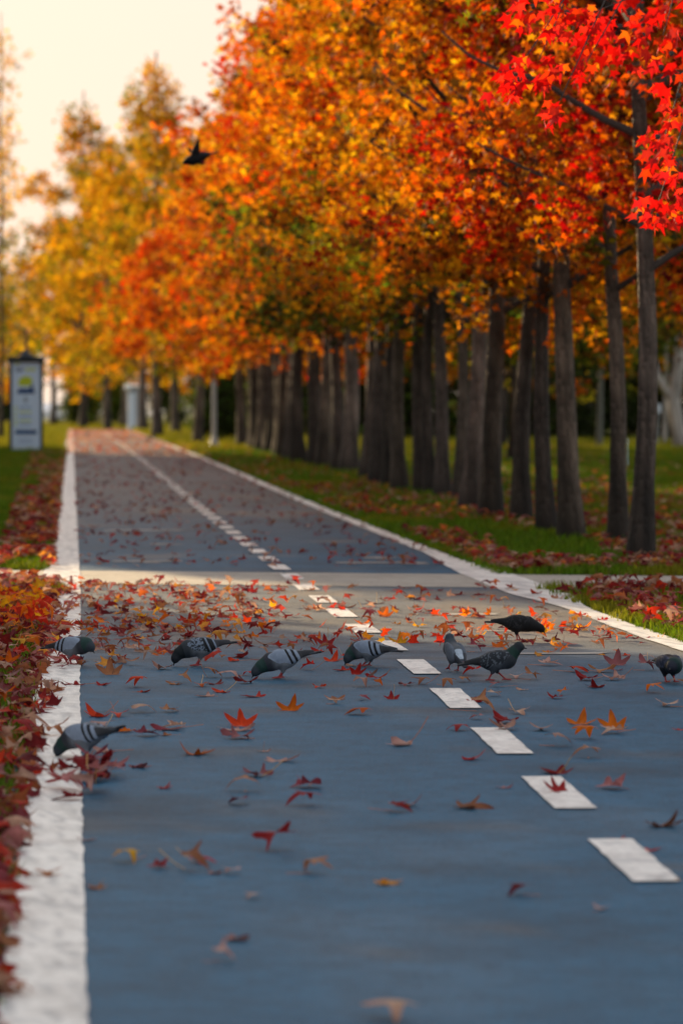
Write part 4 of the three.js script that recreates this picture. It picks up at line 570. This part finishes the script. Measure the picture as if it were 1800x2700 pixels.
/* pose: pitch (front up), hip height, neck: three [x, y, z] points shoulder, mid, head (standing frame), beak direction, feet: [x, z, lift] each, tail (extra pitch), wings: 'folded' | 'raised' */
function pigeonBody(pose, look) {
  const cp = Math.cos(pose.pitch), sp = Math.sin(pose.pitch), cy = pose.hip, [n0, n1, hd] = pose.neck, bd = V(...pose.beak).normalize();
  const b0 = [hd[0] + bd.x * 0.018, hd[1] + bd.y * 0.018, hd[2] + bd.z * 0.018], b1 = [hd[0] + bd.x * 0.046, hd[1] + bd.y * 0.046, hd[2] + bd.z * 0.046], ct = Math.cos(pose.tail ?? 0), st = Math.sin(pose.tail ?? 0);
  const toBody = (x, y) => [x * cp + (y - cy) * sp, -x * sp + (y - cy) * cp];
  const parts = (x, y, z) => {
    const [u, v] = toBody(x, y), az = Math.abs(z);
    let body = cone(u, v, z, [0.052, -0.004, 0], [-0.03, 0.002, 0], 0.050, 0.050); body = smin(body, cone(u, v, z, [-0.03, 0.002, 0], [-0.115, 0.012, 0], 0.047, 0.020), 0.03);
    const tu = u + 0.095, tv = v - 0.008, tx = tu * ct + tv * st, ty = -tu * st + tv * ct, tail = cone(tx, ty * 1.0, z * (0.36 + 0.5 * Math.max(0, tx + 0.06)), [0.01, 0, 0], [-0.122, -0.002, 0], 0.011, 0.0065) * 0.8;
    let wing, tip;
    if (pose.wings === 'raised') {
      const s = z > 0 ? 0 : 1, d = pose.raise[s], q = [u + 0.0, v - 0.03, az - 0.035], L = 0.17, along = q[1] * d[1] + q[2] * d[2] + q[0] * d[0], t = clamp(along / L), cx = q[0] - d[0] * t * L, c1 = q[1] - d[1] * t * L, c2 = q[2] - d[2] * t * L, w = lerp(0.07, 0.055, t * t);
      const off = Math.hypot(c1, c2), chord = Math.abs(cx + 0.02 + 0.05 * t) - w; wing = Math.max(chord, off - lerp(0.018, 0.009, t), along - L); tip = 1;
    } else {
      const wu = u + 0.022, wv = v - 0.014, c = Math.cos(0.13), s = Math.sin(0.13), x2 = wu * c + wv * s, y2 = -wu * s + wv * c;
      wing = ellipsoid(x2, y2, az - 0.037, 0.090, 0.040, 0.022); tip = cone(u, (v - 0.012) * 0.5, az, [-0.06, 0.0, 0.040], [-0.178, 0.001, 0.014], 0.0135, 0.0045) * 0.75;
    }
    let neck = smin(cone(x, y, z, n0, n1, 0.039, pose.neckMid ?? 0.029), cone(x, y, z, n1, hd, pose.neckMid ?? 0.029, 0.021), 0.02);
    const head = smin(cone(x, y, z, hd, [hd[0] + bd.x * 0.012, hd[1] + bd.y * 0.012, hd[2] + bd.z * 0.012], 0.0235, 0.0165), cone(x, y, z, hd, [hd[0] - bd.x * 0.006, hd[1] - bd.y * 0.006 + 0.003, hd[2] - bd.z * 0.006], 0.0235, 0.0225), 0.01);
    const beak = cone(x, y, z, b0, b1, 0.0062, 0.0022);
    let leg = 1, thigh = 1;
    pose.feet.forEach(([fx, fz, lift], i) => {
      const s = i ? -1 : 1, kx = -0.014 + 0.3 * fx, ky = cy - 0.052, hz = s * 0.026, ax = fx - 0.004, ay = 0.010 + lift;
      thigh = Math.min(thigh, cone(x, y, z, [-0.012, cy - 0.03, hz], [kx, ky - 0.012, hz], 0.026, 0.0105)); leg = Math.min(leg, cone(x, y, z, [kx, ky - 0.01, hz], [ax, ay, fz], 0.0058, 0.0046));
      const drop = lift > 0.005 ? -0.016 : -0.004; for (const [dx, dz] of [[0.030, 0.012], [0.033, 0], [0.028, -0.013], [-0.017, 0]]) leg = Math.min(leg, cone(x, y, z, [ax, ay - 0.002, fz], [ax + dx, ay + drop, fz + dz], 0.0046, 0.0036));
    });
    return { body, tail, wing, tip, neck, head, beak, leg, thigh, u, v, az };
  };
  const f = (x, y, z) => { const p = parts(x, y, z); let d = smin(p.body, p.neck, 0.03); d = smin(d, p.head, 0.012); d = smin(d, p.thigh, 0.02); d = smin(d, p.tail, 0.014); d = smin(d, p.wing, 0.005); d = smin(d, p.tip, 0.004); d = smin(d, p.beak, 0.004); return smin(d, p.leg, 0.005); };
  const rz = pose.wings === 'raised' ? 0.24 : 0.085, g = surfaceNets(f, pose.lo ?? [-0.25, -0.008, -rz], pose.hi ?? [0.19, pose.wings === 'raised' ? 0.4 : 0.26, rz], pose.cell ?? 0.0032);
  const P = g.attributes.position, col = new Float32Array(P.count * 3);
  for (let i = 0; i < P.count; i++) {
    const x = P.getX(i), y = P.getY(i), z = P.getZ(i), p = parts(x, y, z); let c;
    const n = fbm(p.u * 90 + (z > 0 ? 11 : 0), p.v * 90, 2), near = Math.min(p.body, p.neck, p.wing, p.tail, p.tip, p.thigh, p.head, p.beak, p.leg), upper = Math.min(p.head, p.neck);
    if (p.leg === near) c = [0.30, 0.045, 0.05]; else if (p.beak === near) { const t = Math.hypot(x - b0[0], y - b0[1], z - b0[2]); c = t < 0.007 ? [0.5, 0.5, 0.5] : [0.035, 0.035, 0.04]; }
    else if (p.wing === near || p.tip === near || (p.wing < 0.004 && p.body === near)) {
      if (p.tip === near && p.tip < p.wing - 0.0005) c = look.primary; else {
        const q = p.u - 0.35 * (p.v - 0.012); c = look.wing.slice();
        if (look.pattern === 'bar') { if ((q < -0.034 && q > -0.047) || (q < -0.063 && q > -0.078)) c = [0.016, 0.017, 0.02]; else if (q < -0.095) c = look.primary; }
        if (look.pattern === 'checker') { if ((q < -0.030 && q > -0.046) || (q < -0.056 && q > -0.085)) c = [0.015, 0.016, 0.019]; else if (q < -0.095) c = look.primary; else if (q > -0.03) { const ch = noise(p.u * 150 + 0.6 * p.v * 150, p.v * 190 + (z > 0 ? 9 : 0)); if (ch > 0.5) c = [0.03, 0.034, 0.042]; } }
        if (look.pattern === 'dark') { const ch = noise(p.u * 130, p.v * 150 + 4); if (ch > 0.66) c = look.fleck; if (q < -0.095) c = look.primary; if (q < -0.052 && q > -0.056) c = look.fleck; }
      }
    } else if (p.tail === near) { c = p.u < -0.19 ? [0.022, 0.024, 0.03] : look.tailc; }
    else if (upper === near) {
      c = look.head.slice(); const dn = Math.hypot(x - hd[0], y - hd[1], z - hd[2]), k = smooth(0.028, 0.045, dn); c = c.map((v, q) => lerp(v, look.neckc[q], k)); const low = smooth(0.075, 0.095, dn); c = c.map((v, q) => lerp(v, look.breast[q], low));
    } else { c = look.belly.slice(); const ch = smooth(0.025, 0.065, p.u); c = c.map((v, q) => lerp(v, look.breast[q], ch)); if (look.rump && p.u < -0.055 && p.v > 0.005) c = look.rump; }
    const k = 0.86 + 0.28 * n; col[i * 3] = c[0] * k; col[i * 3 + 1] = c[1] * k; col[i * 3 + 2] = c[2] * k;
  }
  g.setAttribute('color', new THREE.BufferAttribute(col, 3)); return { g, hd, bd };
}
const featherMat = new THREE.MeshPhysicalMaterial({ vertexColors: true, roughness: 0.7, specularIntensity: 0.4 }), eyeMat = std({ color: C(0.35, 0.07, 0.02), roughness: 0.15 }), pupilMat = std({ color: C(0.005, 0.005, 0.005), roughness: 0.1 }), eyeGeo = new THREE.SphereGeometry(0.0042, 12, 8), pupilGeo = new THREE.SphereGeometry(0.0026, 8, 6);
const LOOKS = {
  bar: { pattern: 'bar', wing: [0.22, 0.265, 0.35], primary: [0.035, 0.0364, 0.042], tailc: [0.05625, 0.06375, 0.07875], head: [0.03025, 0.0396, 0.05225], neckc: [0.0168, 0.0432, 0.0396], breast: [0.033, 0.036, 0.0468], belly: [0.128, 0.14, 0.164] },
  checker: { pattern: 'checker', wing: [0.176, 0.216, 0.2862], primary: [0.0385, 0.0385, 0.0455], tailc: [0.0375, 0.039, 0.045], head: [0.0165, 0.0187, 0.02475], neckc: [0.0108, 0.0144, 0.018], breast: [0.03, 0.036, 0.045], belly: [0.104, 0.116, 0.136] },
  dark: { pattern: 'dark', wing: [0.022, 0.026, 0.034], fleck: [0.09, 0.1035, 0.126], primary: [0.021, 0.0224, 0.0266], tailc: [0.0225, 0.02475, 0.03], head: [0.0165, 0.022, 0.0275], neckc: [0.0084, 0.03, 0.0252], breast: [0.024, 0.0288, 0.0372], belly: [0.044, 0.0512, 0.0656] },
  black: { pattern: 'dark', wing: [0.01, 0.01, 0.012], fleck: [0.027, 0.027, 0.0315], primary: [0.0112, 0.0112, 0.0133], tailc: [0.0225, 0.02475, 0.03375], head: [0.0055, 0.0055, 0.00715], neckc: [0.006, 0.0066, 0.0084], breast: [0.0066, 0.0066, 0.0084], belly: [0.0112, 0.0112, 0.0136] },
  grey: { pattern: 'plain', wing: [0.085, 0.1, 0.13], primary: [0.035, 0.0385, 0.049], tailc: [0.0375, 0.045, 0.06], head: [0.033, 0.044, 0.0605], neckc: [0.036, 0.048, 0.06], breast: [0.036, 0.042, 0.054], belly: [0.08, 0.088, 0.104], rump: [0.34, 0.4, 0.48] },
  glossy: { pattern: 'dark', wing: [0.03, 0.035, 0.06], fleck: [0.063, 0.072, 0.108], primary: [0.021, 0.021, 0.0245], tailc: [0.0225, 0.02475, 0.03], head: [0.0165, 0.01925, 0.033], neckc: [0.0084, 0.027, 0.027], breast: [0.0096, 0.0168, 0.0252], belly: [0.0096, 0.0112, 0.016] },
};
const both = [[0.004, 0.024, 0], [0.022, -0.024, 0]], stride = [[-0.045, 0.02, 0], [0.05, -0.02, 0]];
const POSE = {
  peck: { pitch: -0.10, hip: 0.108, neck: [[0.062, 0.104, 0], [0.108, 0.076, 0], [0.132, 0.046, 0]], beak: [0.28, -1, 0], feet: both, neckMid: 0.031 },
  low: { pitch: -0.16, hip: 0.104, neck: [[0.062, 0.094, 0], [0.108, 0.066, 0], [0.138, 0.040, 0]], beak: [0.55, -0.85, 0], feet: both, neckMid: 0.032 },
  stoop: { pitch: 0.12, hip: 0.112, neck: [[0.060, 0.118, 0], [0.092, 0.122, 0], [0.118, 0.108, 0]], beak: [0.6, -0.8, 0], feet: both, neckMid: 0.036 },
  hidden: { pitch: 0.05, hip: 0.098, neck: [[0.060, 0.094, 0], [0.094, 0.070, -0.02], [0.108, 0.046, -0.035]], beak: [0.4, -1, -0.3], feet: both, neckMid: 0.031 },
  upright: { pitch: 0.40, hip: 0.118, neck: [[0.060, 0.145, 0], [0.080, 0.182, 0], [0.090, 0.206, 0]], beak: [1, -0.15, 0], feet: [[0.0, 0.022, 0], [0.03, -0.026, 0.018]] },
  walk: { pitch: 0.14, hip: 0.112, neck: [[0.062, 0.128, 0], [0.096, 0.165, 0], [0.122, 0.190, 0]], beak: [1, -0.28, 0], feet: stride },
  reach: { pitch: -0.02, hip: 0.114, neck: [[0.066, 0.112, 0], [0.110, 0.096, 0], [0.146, 0.080, 0]], beak: [0.65, -0.75, 0], feet: [[-0.006, 0.02, 0], [0.016, -0.022, 0]], neckMid: 0.029 },
  facing: { pitch: -0.02, hip: 0.105, neck: [[0.060, 0.105, 0], [0.090, 0.105, 0.015], [0.103, 0.098, 0.035]], beak: [0.7, -0.35, 0.7], feet: both, neckMid: 0.036 },
  bow: { pitch: -0.10, hip: 0.104, neck: [[0.062, 0.094, 0], [0.108, 0.064, 0], [0.136, 0.036, 0]], beak: [0.45, -0.9, 0], feet: [[0.02, 0.026, 0], [-0.05, -0.026, 0]], tail: -0.18, neckMid: 0.030 },
};
function pigeon(px, py, size, yaw, pose, look, label, short) {
  const p = onGround(px, py), { g, hd, bd } = pigeonBody(POSE[pose], LOOKS[look]), t = thing('pigeon', label, 'pigeon', V(p.x, p.y + 0.007, p.z), yaw, 'pigeons on the path'); t.scale.setScalar(size * 0.86);
  part('body', g, featherMat, t); const side = V(-bd.y * 0, 0, 1).addScaledVector(bd, -bd.z).normalize();
  for (const s of [-1, 1]) { const e = part('eye', eyeGeo, eyeMat, t); e.position.set(hd[0] + bd.x * 0.010, hd[1] + bd.y * 0.010 + 0.004, hd[2] + bd.z * 0.01).addScaledVector(side, s * 0.0172); const q = part('pupil', pupilGeo, pupilMat, e); q.position.copy(side).multiplyScalar(s * 0.0024); }
  MARKS.push([p.x, -p.z, short]); return t;
}
pigeon(194, 1757, 1.0, -0.55, 'stoop', 'bar', 'grey pigeon with green neck and two black wing bars on the left edge line', 'the green-necked pigeon');
pigeon(524, 1760, 1.02, Math.PI + 0.05, 'peck', 'checker', 'pigeon with speckled blue grey back, broad dark bars, pecking, facing left', 'the speckled pigeon');
pigeon(742, 1793, 1.03, Math.PI, 'low', 'bar', 'pale grey pigeon with two black bars, head bowed to the ground, mid path', 'the bowing pale pigeon');
pigeon(968, 1761, 1.0, Math.PI - 0.45, 'hidden', 'bar', 'pale barred pigeon by the white dash, its head hidden behind a red leaf', 'the pale pigeon at the dash');
pigeon(1197, 1774, 0.92, Math.PI / 2 + 0.25, 'upright', 'grey', 'slate grey pigeon seen from behind with a pale rump patch', 'the pigeon seen from behind');
pigeon(1310, 1799, 1.0, -0.06, 'walk', 'dark', 'dark flecked pigeon striding right with raised head', 'the striding dark pigeon');
pigeon(1366, 1693, 1.0, -0.05, 'reach', 'black', 'black pigeon standing farther off in the sunlit patch, reaching toward a golden leaf', 'the black pigeon');
pigeon(1764, 1803, 0.95, -1.3, 'facing', 'glossy', 'glossy dark pigeon facing the viewer at the right edge of the view', 'the glossy dark pigeon');
pigeon(222, 2006, 1.02, Math.PI - 0.62, 'bow', 'bar', 'nearest pigeon, pale and barred, bowing left on the left edge line', 'the nearest pigeon');
{
  const far = pigeonBody({ ...POSE.walk, cell: 0.007 }, LOOKS.dark), make = (px, py, yaw, label) => { const p = onGround(px, py), t = thing('pigeon', label, 'pigeon', V(p.x, p.y + 0.01, p.z), yaw, 'pigeons on the path'); part('body', far.g, featherMat, t); t.scale.setScalar(0.9); return t; };
  make(231, 1150, -1.2, 'tiny dark pigeon far down the path, left of the dashed line'); make(394, 1166, Math.PI - 0.4, 'tiny dark pigeon far down the path, right of the dashed line');
  const D = 40, c = at(519, 412, D), fly = pigeonBody({ pitch: 0.05, hip: 0.12, neck: [[0.06, 0.12, 0], [0.095, 0.122, 0], [0.12, 0.122, 0]], beak: [1, -0.1, 0], feet: [[-0.05, 0.02, 0.06], [-0.05, -0.02, 0.06]], wings: 'raised', raise: [[0.70, 0.66, 0.28], [-0.42, 0.84, 0.34]], lo: [-0.26, -0.02, -0.24], hi: [0.32, 0.42, 0.24], cell: 0.005 }, LOOKS.black);
  const t = thing('flying_pigeon', 'dark pigeon in flight with raised wings before the golden crowns', 'pigeon', c, Math.PI - 0.35); t.scale.setScalar(1.1); t.rotation.z = -0.28; part('body', fly.g, featherMat, t).position.y = -0.14; for (const s of [-1, 1]) part('eye', eyeGeo, eyeMat, t).position.set(0.13, -0.014, s * 0.017);
}

// ---------------------------------------------------------------- words that tell the leaves apart
{
  const rel = (l, m) => { const dx = l.x - m[0], dz = l.D - m[1]; return Math.abs(dx) > Math.abs(dz) * 0.45 ? (dx < 0 ? 'left of' : 'right of') : dz < 0 ? 'in front of' : 'behind'; };
  const near = (l, k) => [...MARKS].sort((a, b) => Math.hypot(a[0] - l.x, (a[1] - l.D) * 0.35) - Math.hypot(b[0] - l.x, (b[1] - l.D) * 0.35))[k];
  const place = { 'leaves on the drift beside the edge line': 'on the leaf drift, ', 'dark leaves heaped on the edge line': 'in the heap, ' };
  const group = (fn) => { const m = new Map(); described.forEach((l) => { const k = fn(l); m.has(k) ? m.get(k).push(l) : m.set(k, [l]); }); return m; };
  described.forEach((l) => { const a = near(l, 0); l.t = `${l.words} ${place[l.o.userData.group] ?? ''}${rel(l, a)} ${a[2]}`; });
  for (const [, same] of group((l) => l.t)) if (same.length > 1) same.forEach((l) => { const a = near(l, 1); l.t += `, ${rel(l, a)} ${a[2]}`; });
  described.forEach((l) => { l.t = l.t.split(' ').slice(0, 14).join(' ').replace(/(,| (of|the|left|right|in|behind|front|in front)+)+$/, ''); });
  for (const [, same] of group((l) => l.t)) if (same.length > 1) { same.sort((a, b) => a.D - b.D); const w = same.length === 2 ? ['nearer', 'farther'] : ['nearest', 'second nearest', 'third nearest', 'fourth nearest', 'fifth nearest', 'sixth nearest', 'seventh nearest', 'eighth nearest', 'ninth nearest', 'tenth nearest']; same.forEach((l, i) => { l.t = `${w[i] ?? 'farthest'} ${l.t}`; }); }
  described.forEach((l) => { l.o.userData.label = l.t.split(' ').slice(0, 16).join(' '); });
}

// ---------------------------------------------------------------- render
const renderer = new THREE.WebGLRenderer({ antialias: true });
renderer.toneMapping = THREE.LinearToneMapping;
renderer.toneMappingExposure = EXPOSURE;
renderer.shadowMap.enabled = true;
renderer.render(scene, camera);
